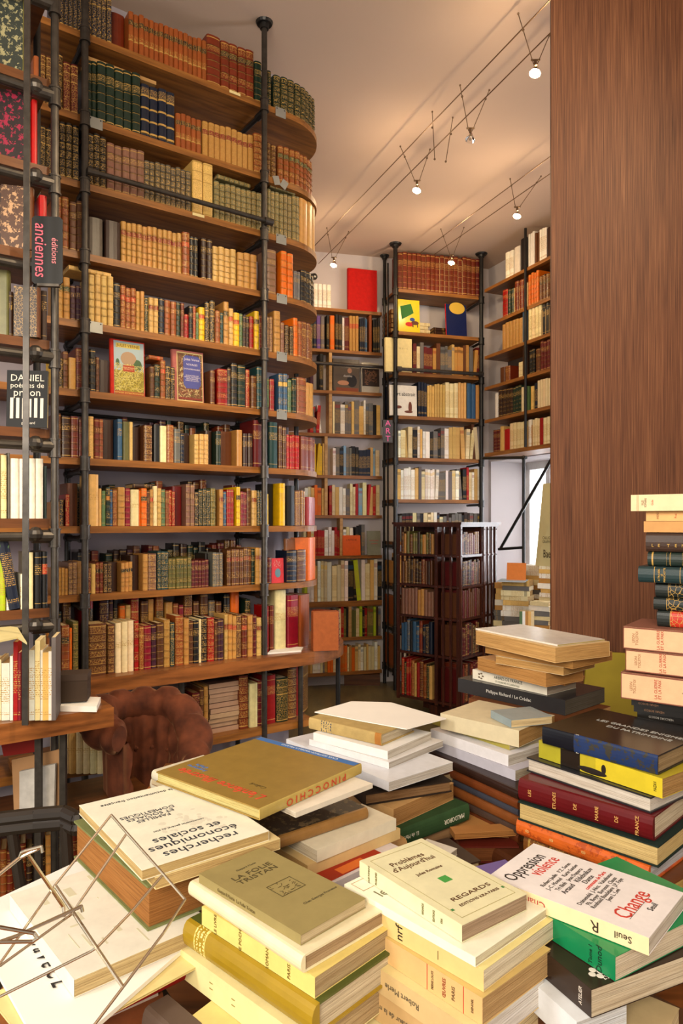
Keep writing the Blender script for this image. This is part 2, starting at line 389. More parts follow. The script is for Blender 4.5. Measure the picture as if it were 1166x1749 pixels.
# ---------------------------------------------------------------- tall pipe bookcase on the left
class Path:
    def __init__(s, segs): s.p = segs; s.px = [583+F*p.x/p.y for p, t, a in segs]
    def at(s, px):
        P_ = s.px
        for i in range(len(P_)-1):
            if P_[i] <= px <= P_[i+1] or i == len(P_)-2:
                k = 0 if P_[i+1] == P_[i] else min(1.2, max(-.5, (px-P_[i])/(P_[i+1]-P_[i])))
                a, b = s.p[i], s.p[i+1]
                return a[0].lerp(b[0], k), a[1].lerp(b[1], k).normalized(), a[2]+(b[2]-a[2])*k
    def arc(s, t):
        for i in range(len(s.p)-1):
            if s.p[i][2] <= t <= s.p[i+1][2] or i == len(s.p)-2:
                a, b = s.p[i], s.p[i+1]; k = (t-a[2])/(b[2]-a[2]); return a[0].lerp(b[0], k), a[1].lerp(b[1], k).normalized()
def curve_outline(a, r, off, s0=-.9, end=150, ns=28, d0=0):
    """front edge: straight from s0, then a half round of radius r (centre a past pole 4)"""
    pts = [(A(s0+(S4+a-s0)*i/20, off+d0), u.copy()) for i in range(21)]
    c = A(S4+a, r+d0)
    for i in range(1, ns+1):
        t = math.radians(end)*i/ns; d = u*math.sin(t)-nA*math.cos(t); tg = u*math.cos(t)+nA*math.sin(t)
        pts.append((c+d*(r-off), tg))
    out = []; acc = 0
    for i, (p, t) in enumerate(pts):
        if i: acc += (p-pts[i-1][0]).length
        out.append((p, t, acc))
    return out
CA, CR = .165, .30
def px_monotone(seg):
    out = []; best = -1e9
    for p, t, a in seg:
        x = 583+F*p.x/p.y
        if x <= best: break
        best = x; out.append((p, t, a))
    return out
PATH_A = Path(px_monotone(curve_outline(CA, CR, .022)))
YA = [(51, 178), (196, 298), (314, 392), (431, 498), (547, 600), (663, 702), (780, 800), (897.6, 899), (1013, 1000)]
ZA = [(CZ+(HOR-a)/F*P3.y, CZ+(HOR-b)/F*P4.y) for a, b in YA]
ZM = [(a+b)/2 for a, b in ZA]
caseA = empty('pipe_bookcase', Vector((*A(S4/2, 0), 0)), 'tall black iron pipe bookcase with wooden shelves and a rounded end, along the left wall', 'bookcase')
inv = Matrix.Translation(-caseA.location)
def put(mb, name, mat, par, inv_): mb2 = MB(); mb2.add(mb, inv_); return mb2.build(name, mat, par)
def board(par, inv_, name, outline, z, th, mat):
    m = MB(); n = len(outline)
    m.quad([(p.x, p.y, z) for p in outline]); m.quad([(p.x, p.y, z-th) for p in reversed(outline)])
    for i in range(n):
        a = outline[i]; b = outline[(i+1) % n]; m.quad([(a.x, a.y, z-th), (b.x, b.y, z-th), (b.x, b.y, z), (a.x, a.y, z)])
    # rotate local space so the grain runs along the board
    ang = math.atan2(u.y, u.x); c = outline[0]
    M = Matrix.Translation((c.x, c.y, z)) @ Matrix.Rotation(ang, 4, 'Z')
    m2 = MB(); m2.add(m, M.inverted()); return m2.build(name, mat, par, inv_ @ M)
for z in ZM:
    ol = [A(-.95, 0), A(S4, 0), A(S4, .30), A(-.95, .30)]
    board(caseA, inv, 'shelf', ol, z, .030, M_shelf)
    arcp = [q[0] for q in curve_outline(CA, CR, 0, s0=S4+.004, end=175)]
    board(caseA, inv, 'rounded_shelf', [A(S4+.004, .0)]+arcp[1:]+[A(S4+.004, .30)], z-.001, .030, M_shelf)
ZB = .84
arcb = [q[0] for q in curve_outline(.22, .42, 0, s0=-1.2, end=130, d0=-.09)]
bench = board(caseA, inv, 'bench_top', arcb+[A(S4+.34, .305), A(-1.2, .30)], ZB, .065, M_bench)
board(caseA, inv, 'lower_shelf', [A(-1.0, -.02), A(S4+.30, -.02), A(S4+.30, .29), A(-1.0, .29)], .475, .035, M_shelf)
board(caseA, inv, 'lower_shelf', [A(-1.0, .02), A(S4+.30, .02), A(S4+.30, .29), A(-1.0, .29)], .12, .03, M_shelf_dark)
def pole(par, inv_, p, z0, z1, r=.0145, mat=None, joints=(), flange=True, name='upright_pipe'):
    mat = mat or M_pipe
    m = MB(); m.tube((p.x, p.y, z0), (p.x, p.y, z1), r, 14)
    for z in joints: m.tube((p.x, p.y, z-.032), (p.x, p.y, z+.022), r*1.42, 14); m.tube((p.x, p.y, z-.036), (p.x, p.y, z-.030), r*1.6, 14); m.tube((p.x, p.y, z+.020), (p.x, p.y, z+.026), r*1.6, 14)
    o = put(m, name, mat, par, inv_)
    if flange:
        f = MB(); f.tube((p.x, p.y, z1-.035), (p.x, p.y, z1-.012), r*1.5, 16, r*1.7); f.tube((p.x, p.y, z1-.012), (p.x, p.y, z1), r*2.6, 18, r*3.0)
        mm = MB(); mm.add(f, inv_); mm.build('ceiling_flange', M_pipe_dark, o)
    return o
for s in (0, S4):
    pole(caseA, inv, A(s, -.02), 0, CEIL if s else CEIL, joints=[z-.02 for z in ZM])
    for z in ZM:
        m = MB(); zz = z-.055
        m.tube((*A(s, -.01), zz), (*A(s, .29), zz), .0125, 12)
        m.tube((*A(s, .235), zz), (*A(s, .27), zz), .019, 12); m.tube((*A(s, .0), zz), (*A(s, .05), zz), .018, 12)
        put(m, 'bracket_pipe', M_pipe_dark, caseA, inv)
    m = MB(); m.tube((*A(s, .27), .05), (*A(s, .27), 3.5), .0125, 12); put(m, 'rear_pipe', M_pipe_dark, caseA, inv)
# safety rails
def rail(par, inv_, a, b, r=.0115, name='rail_pipe', mat=None):
    m = MB(); m.tube(a, b, r, 12)
    for q, w_ in ((a, b), (b, a)):
        q = Vector(q); d = (Vector(w_)-q).normalized(); m.tube(q, q+d*.045, r*1.5, 12)
    return put(m, name, mat or M_pipe, par, inv_)
zr = ZM[2]+.022
rail(caseA, inv, (*A(0, -.05), zr+.008), (*A(S4+.03, -.05), zr+.01))
rail(caseA, inv, (*A(-.05, .24), ZM[5]-.07), (*A(S4, .24), ZM[5]-.07), .008, mat=M_pipe_dark)
pole(caseA, inv, A(.72*S4*.72, .02), .05, ZB-.06, .015, flange=False, mat=M_pipe)
for px in (513, 577):
    D = 3.62 if px == 513 else 3.9
    pole(caseA, inv, V2(xat(px, D), D), .05, ZB-.06, .013, flange=False, mat=M_pipe_dark if px > 550 else M_pipe)
# curved rear pipes seen at the rounded end
m = MB(); q = A(S4+.36, .26); m.tube((*q, .9), (*q, 2.35), .013, 12); m.sphere((*q, 1.765), .024, 10); put(m, 'rear_pipe', M_pipe_dark, caseA, inv)
# metal number plates screwed on shelf edges (shelf index, px)
for k, px in ((1, 163), (4, 163), (3, 481), (4, 481), (5, 481), (2, 480), (0, 479)):
    p, t, _ = Path(px_monotone(curve_outline(CA, CR, -.002))).at(px); nn = V2(-t.y, t.x)
    M = basis(Vector((*p, ZM[k]-.016)), Vector((*t, 0)), Vector((0, 0, 1)), Vector((-nn.x, -nn.y, 0)))
    m = MB(); m.box((-.03, -.026, 0), (.03, .022, .0015), M=M); o = put(m, 'metal_plate', M_brass, caseA, inv)
    for sx in (-.022, .022): m = MB(); m.tube(M @ Vector((sx, .014, .0015)), M @ Vector((sx, .014, .003)), .003, 8); put(m, 'screw', M_black, o, inv)
for px, dz, rz in ((472, -.012, .3), (485, -.02, -.5)):
    p, t, _ = Path(px_monotone(curve_outline(CA, CR, -.004))).at(px)
    M = basis(Vector((*p, ZM[1]+dz)), Vector((*t, 0)), Vector((0, 0, 1)), Vector((t.y, -t.x, 0))) @ Matrix.Rotation(rz, 4, 'Z')
    m = MB(); m.box((-.018, -.022, 0), (.018, .022, .001), M=M); put(m, 'paper_tag', M_brass, caseA, inv)
for px, k in ((397, 0), (335, 2)):
    p, t, _ = PATH_A.at(px); p = p-nA*.0245
    M = basis(Vector((*p, ZM[k]-.01)), Vector((*u, 0)), Vector((0, 0, 1)), Vector((-nA.x, -nA.y, 0)))
    m = MB(); m.box((-.03, -.006, 0), (.03, .007, .001), M=M); put(m, 'paper_tag', M_tag, caseA, inv)
# ---------------------------------------------------------------- books of the tall bookcase, (x0,x1,count,colour,height px,style[,label colour])
LB = srgb('7d1f1c'); LK = srgb('1c1a1a'); LG = srgb('27402c'); LR = srgb('b5301f')
T0 = [  # per shelf
 [(93,140,6,'nvy',92,'fil'),(147,190,5,'nvy',92,'fil'),(194,219,1,'brd',72,'side'),(219,352,16,'org',70,'dark2'),(352,376,1,'brd',84,'band'),(376,433,4,'brd',82,'bandlab',LK),(434,446,1,'grn',70,'band')],
 [(68,88,2,'brn',85,'fil'),(90,107,1,'dbr',95,'fil'),(107,133,2,'dred',84,'fil'),(147,165,2,'grn',102,'band'),(165,239,5,'grn',104,'band'),(240,298,4,'nvy',92,'dots'),(299,343,5,'org',60,'dark2'),(345,432,9,'tan',62,'fil',LB),(432,446,1,'org',68,'bandfil')],
 [(66,89,2,'blk',80,'fil'),(90,134,4,'blk',96,'bandfil'),(148,181,3,'blk',90,'bandfil'),(182,246,5,'pnk',82,'band'),(246,325,9,'slv',70,'bandfil'),(328,346,1,'ltan',94,'fil'),(346,363,1,'ltan',92,'fil'),(365,446,9,'gcr',66,'bandfil')],
 [(93,117,2,'org',90,'bandlab',LB),(118,142,2,'brn',86,'band'),(150,176,1,'slv',66,'plain'),(178,206,1,'dbr',66,'plain'),(206,310,12,'tan',70,'bandlab',LB),(310,323,1,'org',74,'bandlab',LR),(323,338,2,'blk',70,'band'),(343,362,2,'dbr',70,'band'),(362,402,4,'ltan',62,'bandfil'),(404,438,3,'tan',60,'bandfil')],
 [(96,119,2,'tan',72,'bandlab',LG),(119,138,2,'pur',60,'band'),(150,193,4,'ltan',84,'band'),(193,205,1,'blk',76,'band'),(205,232,3,'org',72,'bandfil',LR),(232,246,2,'tan',68,'band'),(246,253,1,'grn',60,'fil'),(253,270,2,'ltan',60,'bandlab',LB),(270,280,1,'nvy',62,'band'),(280,300,2,'org',60,'band'),(300,308,1,'grn',60,'band'),(308,314,1,'brd',60,'band'),(314,322,1,'red',42,'band'),(322,329,1,'blk',58,'band'),(329,334,1,'red',58,'fil'),(334,339,1,'lgr',48,'band'),(339,349,1,'yel',58,'bandlab',LR),(349,357,1,'blk',68,'fil'),(357,366,1,'blk',72,'fil'),(366,375,1,'org',56,'bandlab',LB),(375,381,1,'teal',54,'band'),(381,390,1,'tan',74,'bandlab',LK),(390,398,1,'ltan',64,'bandlab',LR),(398,408,1,'yel',58,'bandlab',LR),(408,414,1,'lgr',58,'band'),(414,425,2,'dbr',54,'band'),(425,433,1,'red',56,'band'),(433,441,1,'yel',66,'bandlab',LK),(441,447,1,'brd',60,'band')],
 [(94,100,1,'yel',54,'band'),(100,107,1,'blk',52,'fil'),(107,116,1,'brn',64,'band'),(116,129,1,'tan',54,'fil'),(129,141,1,'brd',72,'bandlab',LB),(151,163,1,'blk',72,'band'),(163,169,1,'brn',60,'band'),(170,194,1,'dbr',60,'side'),(255,263,1,'brn',54,'band'),(263,273,1,'grn',58,'bandlab',LK),(273,282,1,'org',66,'bandlab',LR),(282,291,1,'blk',58,'fil'),(291,298,1,'blk',56,'fil'),(358,366,1,'brn',58,'band'),(370,388,1,'red',62,'bandlab',LB),(388,394,1,'dbr',66,'band'),(394,405,1,'blk',74,'band'),(405,419,1,'grn',72,'band'),(419,426,1,'red',66,'fil'),(427,437,1,'brn',56,'band'),(437,446,1,'teal',72,'band')],
 [(93,104,1,'brn',74,'band'),(104,120,1,'dbr',70,'band'),(120,134,1,'brd',70,'band'),(134,142,1,'brd',66,'band'),(150,160,1,'ltan',72,'fil'),(160,169,1,'brd',68,'band'),(169,176,1,'org',68,'band'),(176,200,1,'dbr',70,'side'),(200,209,1,'blu',70,'cloth'),(209,220,1,'oli',66,'plain'),(220,226,1,'ltan',66,'plain'),(227,245,1,'dbr',60,'side'),(245,260,1,'brn',62,'bandfil'),(261,272,1,'blk',64,'plain'),(272,284,1,'crm',62,'plain'),(284,296,1,'org',64,'fil'),(296,308,1,'gry',58,'cloth'),(308,314,1,'nvy',50,'band'),(314,331,1,'dbr',54,'side'),(331,355,3,'ltan',52,'bandfil'),(356,368,1,'dbr',60,'side'),(368,377,1,'grn',58,'cloth'),(379,403,1,'brn',60,'side'),(403,413,1,'tan',62,'cloth'),(414,430,2,'dbr',56,'cloth'),(432,447,1,'dred',80,'cloth')],
 [(93,101,1,'tan',42,'bandlab',LB),(101,108,1,'nvy',46,'fil'),(111,118,1,'red',54,'fil'),(118,137,1,'brn',74,'side'),(150,168,1,'ltan',88,'tape'),(168,173,1,'ltan',64,'plain'),(173,180,1,'lgr',60,'cloth'),(180,187,1,'grn',66,'bandlab',srgb('c87a28')),(187,192,1,'blu',62,'band'),(192,200,1,'org',62,'bandfil'),(200,213,1,'tan',66,'band'),(213,222,1,'crim',64,'band'),(222,237,1,'crm',62,'tape'),(237,240,1,'ora',60,'plain'),(240,250,1,'ora',64,'bandlab',LK),(250,255,1,'brn',60,'band'),(255,261,1,'tan',62,'bandlab',LR),(261,268,1,'crm',68,'tape'),(268,275,1,'ltan',64,'bandfil'),(275,282,1,'lgr',62,'band'),(282,288,1,'org',60,'band'),(288,298,2,'red',60,'fil'),(299,317,1,'dred',68,'side'),(317,332,2,'pnk',70,'band'),(332,338,1,'blk',58,'fil'),(339,359,3,'grn',62,'bandfil'),(359,368,1,'oli',64,'bandfil'),(368,374,1,'blk',60,'side'),(374,381,1,'tan',62,'bandlab',LB),(381,386,1,'blu',58,'band'),(386,399,2,'red',62,'band'),(400,403,1,'dbr',56,'side'),(403,410,1,'yel',66,'bandlab',LK),(410,421,2,'crim',58,'band'),(421,428,1,'brn',64,'band'),(429,438,1,'ltan',60,'bandlab',LB),(438,447,1,'grn',60,'bandfil')],
 [(93,116,4,'tan',46,'bandfil'),(116,131,2,'pnk',54,'bandfil'),(131,139,1,'tan',56,'band'),(148,155,1,'dred',44,'fil'),(155,163,1,'ltan',50,'plain'),(163,176,2,'brd',52,'bandlab',LK),(176,190,2,'dbr',50,'bandfil'),(191,206,1,'dbr',50,'side'),(206,226,3,'tan',50,'bandlab',LK),(227,243,1,'dbr',60,'side'),(243,252,1,'tan',62,'bandfil'),(252,267,1,'pnk',62,'bandfil'),(268,287,3,'teal',66,'bandfil'),(287,326,6,'oli',52,'bandlab',LG),(326,356,5,'dred',46,'band'),(357,362,1,'blk',56,'side'),(362,380,3,'gry',58,'bandfil'),(381,387,1,'dbr',62,'side'),(387,429,6,'brn',62,'bandlab',LB),(429,435,1,'grn',60,'band'),(435,445,1,'tan',62,'bandlab',LB)],
]
T1 = [  # rounded end
 [(455,463,1,'grn',62,'bandfil'),(466,534,9,'grn',60,'bandfil')],
 [(453,470,2,'brn',58,'bandfil'),(474,531,8,'org',60,'bandlab',LG)],
 [(454,510,8,'gcr',76,'bandfil'),(510,534,3,'tan',80,'cloth')],
 [(454,472,1,'pnk',76,'band'),(478,500,2,'ora',78,'band'),(500,512,2,'gry',48,'cloth'),(513,533,3,'blk',56,'band')],
 [(453,465,2,'pnk',60,'bandfil'),(466,478,1,'tan',72,'bandfil'),(478,485,1,'pnk',54,'band'),(486,500,2,'dbr',50,'bandfil'),(500,508,1,'ora',66,'band'),(508,515,1,'org',62,'band'),(515,532,3,'brd',62,'fil')],
 [(453,459,1,'lgr',54,'band'),(459,468,1,'red',54,'band'),(474,490,2,'blu',66,'bandlab',srgb('c8a04a')),(490,497,1,'lgr',56,'band'),(497,505,1,'grn',60,'band'),(505,521,1,'org',62,'band'),(521,533,2,'tan',56,'fil')],
 [(458,474,1,'teal',78,'cloth'),(475,488,2,'brn',72,'band'),(489,511,5,'ired',58,'band'),(512,534,3,'brd',56,'cloth')],
 [(452,458,1,'yel',54,'cloth'),(460,475,1,'blk',72,'side'),(475,486,1,'yel',72,'cloth'),(488,503,1,'blk',68,'plain'),(503,520,4,'pnk',60,'fil'),(521,536,1,'red',48,'plain')],
 [(453,464,1,'dred',44,'band'),(488,506,1,'nvy',54,'band'),(506,521,1,'brn',54,'band'),(522,534,1,'ora',72,'plain')],
]
ORD = ['top', 'second', 'third', 'fourth', 'fifth', 'sixth', 'seventh', 'eighth', 'ninth', 'tenth', 'eleventh', 'twelfth']
def lay(specs, path, z_of, case, shelf, pool=None, back=0.0, setb=0.0, depth=(.12, .17), hvar=.025, sc=1, gap=.96):
    pool = ANT if pool is None else pool
    for sp in specs:
        x0, x1, n, c, hp, st = sp[:6]; lab = sp[6] if len(sp) > 6 else None
        a = path.at(x0)[2]; b = path.at(x1)[2]
        base = jit(COLS[c], .12)
        for i in range(n):
            t = a+(b-a)*(i+.5)/n; p, tg = path.arc(t); nn = V2(-tg.y, tg.x)
            wd = (b-a)/n*gap; ht = hp*sc*p.y/F*(1+R.uniform(-hvar, hvar)*(1 if n > 1 else 0)); dp = R.uniform(*depth)
            style = st; side = False
            sb = setb+R.uniform(-.003, .004)
            if st == 'side': style = 'plain'; sb += .05
            q = p+nn*(sb+back)
            lean = 0
            shelf_book(pool, (q.x, q.y, z_of(q)), (nn.x, nn.y, 0), wd, ht, dp, c, style, case, shelf, lab, lean)
            b_ = pool[-1]; b_['col'] = jit(base, .05)
            if n > 1 and c not in ('ltan',): b_['page'] = PAGE[1]
for k in range(9):
    lay(T0[k], PATH_A, lambda p, k=k: ZM[k]+.0005, 'tall pipe bookcase', ORD[k]+' shelf down')
    lay(T1[k], PATH_A, lambda p, k=k: ZM[k]+.0005, 'rounded bookcase end', ORD[k]+' shelf down', depth=(.09, .11), gap=.90)
    # back row, partly seen over the front one
    if k in (6, 7, 8):
        x = 152
        while x < 440:
            wpx = R.uniform(7, 13); h = {6: 72, 7: 70, 8: 66}[k]*R.uniform(.95, 1.18)
            if R.random() < (.6 if k < 8 else .85): lay([(x, x+wpx, 1, R.choice(['dbr', 'brn', 'dred', 'blk', 'brd', 'grn', 'org', 'pur']), h, R.choice(['band', 'cloth', 'fil']))], PATH_A, lambda p, k=k: ZM[k]+.0005, 'tall pipe bookcase', 'back row', back=.185, depth=(.09, .10))
            x += wpx+1
# bench: front row and back row
PATH_BEN = Path(px_monotone(curve_outline(.22, .42, .03, d0=-.045)))
TB = [(183,195,1,'brn',84,'bandfil'),(196,228,3,'crm',86,'tape'),(229,237,1,'red',84,'bandlab',LB),(237,245,1,'org',74,'fil'),(245,258,1,'crim',74,'band'),(258,267,1,'pur',74,'band'),(267,279,1,'brn',76,'band'),(279,290,1,'tan',80,'bandfil'),(290,297,1,'teal',74,'fil'),(299,313,1,'org',84,'bandfil'),(313,322,1,'tan',78,'bandfil'),(322,330,1,'brn',72,'band'),(330,339,1,'blk',72,'band'),(339,343,1,'crm',74,'plain'),(343,353,1,'blk',76,'bandfil'),(354,366,1,'red',74,'bandfil'),(366,371,1,'brn',68,'band'),(371,381,1,'pur',70,'band'),(383,389,1,'ltan',76,'bandlab',LB),(389,403,2,'tan',74,'bandlab',LR,LK),(403,412,1,'brn',74,'fil'),(412,421,1,'brd',70,'bandlab',LR),(422,431,1,'tan',70,'bandfil'),(431,437,1,'dred',70,'band'),(437,446,1,'ltan',64,'bandlab',LB),(446,450,1,'lgr',60,'cloth'),(450,456,1,'blu',60,'cloth')]
zb = lambda p: ZB+.0005
lay([(96,104,1,'dred',92,'cloth'),(104,118,1,'org',92,'bandlab',LK),(118,123,1,'ora',86,'cloth'),(124,134,1,'oli',96,'bandfil'),(150,182,1,'brn',88,'bandfil')], PATH_BEN, zb, 'wooden bench shelf', 'front row', depth=(.10, .12), hvar=0)
lay(TB, PATH_BEN, zb, 'wooden bench shelf', 'front row', depth=(.10, .12))
TBB = [(95,107,1,'gry',140,'plain'),(108,117,1,'grn',115,'band'),(119,134,1,'brn',132,'bandfil'),(152,173,1,'ired',146,'cloth',LK),(183,200,1,'pur',126,'bandfil'),(200,207,1,'pur',126,'band'),(208,215,1,'blk',132,'band'),(218,228,1,'ora',112,'band'),(229,238,1,'ltan',112,'band'),(238,252,1,'red',124,'fil'),(255,268,1,'brn',116,'band'),(268,278,1,'tan',118,'bandfil'),(282,295,1,'org',120,'bandlab',LK),(298,311,1,'tan',108,'bandfil'),(312,321,1,'org',104,'band'),(322,330,1,'crim',100,'band'),(331,346,1,'brn',120,'bandlab',LB),(347,357,1,'brn',104,'band'),(359,373,1,'brn',118,'band'),(374,385,1,'gry',102,'fil'),(386,396,1,'brn',98,'band'),(400,411,1,'blk',110,'band'),(412,427,1,'ora',114,'plain'),(437,446,1,'grn',96,'fil')]
lay(TBB, PATH_A, zb, 'wooden bench shelf', 'back row', back=.12, depth=(.11, .12), sc=.93)
lay([(456,462,1,'red',78,'cloth'),(463,471,1,'brd',78,'cloth'),(471,492,1,'crm',104,'tape'),(493,513,1,'crim',92,'cloth'),(514,532,1,'org',88,'plain')], PATH_A, zb, 'rounded bench end', 'front row', depth=(.12, .13), back=.02, gap=.9)
# under the bench
PATH_LO = Path(px_monotone(curve_outline(CA, CR, .03)))
zl = lambda p: .4755
lay([(312,328,1,'dred',74,'bandfil'),(328,341,1,'dred',78,'bandfil'),(341,348,1,'brn',84,'band'),(348,355,1,'tan',86,'band'),(408,424,1,'brd',92,'bandfil'),(425,439,1,'crm',76,'plain'),(439,448,1,'dred',78,'band'),(450,471,1,'red',84,'cloth'),(471,491,1,'grn',76,'fil'),(491,506,1,'brn',90,'bandfil')], PATH_LO, zl, 'shelf under the bench', 'front row', depth=(.15, .16), sc=.98)
lay([(508,522,1,'red',128,'plain'),(524,542,1,'brn',100,'fil'),(543,549,1,'org',84,'cloth'),(549,556,1,'ltan',70,'plain'),(556,566,1,'blk',84,'cloth')], PATH_A, lambda p: .4755, 'shelf under the bench', 'rounded end', depth=(.12, .13), back=.04, gap=.88)
# ---------------------------------------------------------------- turn the collected shelf books into objects
def line_path(a, b, n=12):
    d = (b-a); L = d.length; t = d/L
    return Path([(a+d*(i/n), t, L*i/n) for i in range(n+1)])
MATS = {'card': M_card, 'gloss': M_gloss, 'cloth': M_cloth, 'leather': M_leather, None: None}
def realise(pool, kindname, cat, limit, groupname, stuffname, stufflabel, defmat, with_parts):
    # ordinals by colour along each shelf
    run = {}
    for b in pool:
        k = (b['case'], b['shelf'], b['c']); run[k] = run.get(k, 0)+1; b['ord'] = run[k]
    vis = sorted([b for b in pool if 'back row' not in b['shelf'] or 'bench' in b['case']], key=lambda b: -b['vis'])
    one = set(id(b) for b in vis[:limit]); stuff = MB(); spg = MB()
    words = ['first', 'second', 'third', 'fourth', 'fifth', 'sixth', 'seventh', 'eighth', 'ninth', 'tenth', 'eleventh', 'twelfth', 'thirteenth', 'fourteenth', 'fifteenth', 'sixteenth', 'seventeenth', 'eighteenth', 'nineteenth', 'twentieth']
    for b in pool:
        rows = sp_rows(b['style'], b['col'], b['lab'])
        if b.get('rev'): rows = rows
        hard = b['hard']
        cov, pg = book_geo(b['ht'], b['dp'], b['wd'], rows, tuple(x*.9 for x in b['col']) if hard else b['col'], b['page'], hard, sidemode=b['sm'])
        if id(b) in one:
            cn = PAL[b['c']][0]; tot = run[(b['case'], b['shelf'], b['c'])]
            w_ = words[b['ord']-1] if b['ord'] <= 20 else 'number %d' % b['ord']
            look = {'band': 'ribbed', 'bandfil': 'gilt-ribbed', 'bandlab': 'labelled', 'fil': 'gilt', 'dark2': 'black-banded', 'dots': 'gilt-dotted', 'cloth': 'cloth-bound', 'tape': 'vellum'}.get(b['style'], 'plain')
            if pool is MOD: look = {'pb': 'slim', 'pb2': 'two-tone'}.get(b['style'], 'plain')
            pos = 'only %s one' % cn if tot == 1 else '%s of %d %s from left' % (w_, tot, cn)
            lab = '%s %s book, %s, %s, %s' % (look, cn, pos, b['shelf'], b['case'])
            mat = MATS[b['mat']] or defmat
            grp = '%s, %s of the %s' % (groupname, b['shelf'], b['case'])
            if with_parts and b['vis'] > 260:
                e = empty(kindname, b['M'], lab, cat, grp)
                cov.build('cover', mat, e); pg.build('page_block', M_pages, e)
            else:
                mm = MB(); mm.add(cov); mm.add(pg); me = mm.mesh(kindname, mat)
                o = bpy.data.objects.new(kindname, me); COLL.objects.link(o); o.matrix_world = b['M']; tag(o, lab, cat, grp)
        else:
            stuff.add(cov, b['M']); stuff.add(pg, b['M'])
    if stuff.v:
        o = stuff.build(stuffname, defmat); tag(o, stufflabel, cat, kind='stuff')
    return len(one), len(pool)
# ---------------------------------------------------------------- special books and things on the tall bookcase
def book(name, M, L, W, T, label, rows, side, page, mat=M_card, hard=True, cat='book', group=None, sidemode=0, sideink=GOLD, bulge=None, ov=.003, top=None, pagemat=None):
    e = empty(name, M, label, cat, group)
    cov, pg = book_geo(L, W, T, rows, side, page, hard, bulge, 8, sidemode, sideink, ov, top)
    COVER[e.name] = cov.build('cover', mat, e, weld=False); pg.build('page_block', pagemat or M_pages, e)
    return e
def faceout(name, p2, z, tg, wid, ht, th, label, col, mat=M_card, page=PAGE[0], tilt=.06, spine_left=True, sidecol=None, sidemode=0, sideink=GOLD, hard=True):
    """book standing with its front cover to the viewer; local x up, y across, z out of the cover"""
    tg = Vector((tg.x, tg.y, 0)).normalized(); out = Vector((tg.y, -tg.x, 0)); up = Vector((0, 0, 1))
    q = Matrix.Rotation(-tilt, 3, tg); up = q @ up; out = q @ out
    # x = up, y = -tg (or tg), z = x cross y
    if spine_left: Y = tg; o = Vector((p2.x, p2.y, z))-tg*wid/2
    else: Y = -tg; o = Vector((p2.x, p2.y, z))+tg*wid/2
    Z = up.cross(Y)
    if Z.dot(out) < 0: o = o; M = basis(o, up, Y, Z); front_up = False
    else: M = basis(o, up, Y, Z); front_up = True
    rows = [(0, 1, sidecol or col, 0, GOLD, 0, 0)]
    e = book(name, M, ht, wid, th, label, rows, col, page, mat, hard, sidemode=sidemode, sideink=sideink)
    # frame for decoration: x right, y up, z out, origin at cover centre
    org = Vector((p2.x, p2.y, z))+up*ht/2+(out*(th+.0006) if front_up else out*.0006)
    D = M.inverted() @ basis(org, tg, up, out)
    return e, D
def patch(e, D, name, x0, y0, x1, y1, col, z=0, mat=None, r=0):
    m = MB(); m.box((x0, y0, 0), (x1, y1, .0004))
    return m.build(name, mat or ink(col), e, D @ Matrix.Translation((0, 0, z)) @ Matrix.Rotation(r, 4, 'Z'))
def scatter_strokes(e, D, name, box, n, ln, wd, cols, seed, z=.0006):
    rr = random.Random(seed)
    for ci, c in enumerate(cols):
        m = MB()
        for i in range(n):
            cx = rr.uniform(box[0], box[2]); cy = rr.uniform(box[1], box[3]); a = rr.uniform(0, math.pi); pts = []
            for k in range(5):
                pts.append((cx, cy)); cx += math.cos(a)*ln/4; cy += math.sin(a)*ln/4; a += rr.uniform(-.9, .9)
            for k in range(4):
                (ax, ay), (bx, by) = pts[k], pts[k+1]; d = Vector((bx-ax, by-ay)).normalized(); nx, ny = -d.y*wd/2, d.x*wd/2
                q = [(ax+nx, ay+ny), (ax-nx, ay-ny), (bx-nx, by-ny), (bx+nx, by+ny)]
                if all(box[0]-.002 < X < box[2]+.002 and box[1]-.002 < Y < box[3]+.002 for X, Y in q):
                    h = z+.0003*ci; m.quad([(X, Y, h) for X, Y in reversed(q)]); m.quad([(X, Y, h) for X, Y in q])
        m.build(name, ink(c), e, D)
def at_path(px, inset=0):
    p, t, _ = PATH_A.at(px); n = V2(-t.y, t.x); return p+n*inset, t
p, t = at_path(224, .03); w1 = .150; h1 = .258
e, D = faceout('illustrated_book', p, ZM[5]+.001, t, w1, h1, .022, 'red-edged adventure book facing out, hot-air-balloon cover over yellow grass, pipe bookcase', srgb('b42a1c'), M_cloth, tilt=.05)
patch(e, D, 'cover_picture', -w1/2+.008, -h1/2+.006, w1/2-.004, h1/2-.006, '9fb0b4')
patch(e, D, 'cover_ground', -w1/2+.009, -h1/2+.02, w1/2-.005, -.01, '8c7d2c', .0004)
m = MB(); m.sphere((0, .045, .0006), .036, 20, (1, .9, .02)); m.build('balloon', ink('a4876a'), e, D)
m = MB(); m.sphere((.04, .02, .0006), .022, 14, (1, 1.2, .02)); m.sphere((-.05, .025, .0006), .012, 12, (.7, 1.4, .02)); m.build('trees', ink('46603e'), e, D)
scatter_strokes(e, D, 'straw', (-w1/2+.01, -h1/2+.022, w1/2-.006, .02), 90, .034, .0022, ['e0cf5c', 'f2e79a'], 3, .0009)
patch(e, D, 'title_banner', -w1/2+.018, h1/2-.036, w1/2-.022, h1/2-.016, 'd8c05a', .0008)
text_obj('title_lettering', 'JULES VERNE', .018, D @ Matrix.Translation((-.002, h1/2-.026, .0014)), ink('6e3a16'), e)
patch(e, D, 'title_plate', -.026, -.014, .026, .014, 'a33a20', .0016)
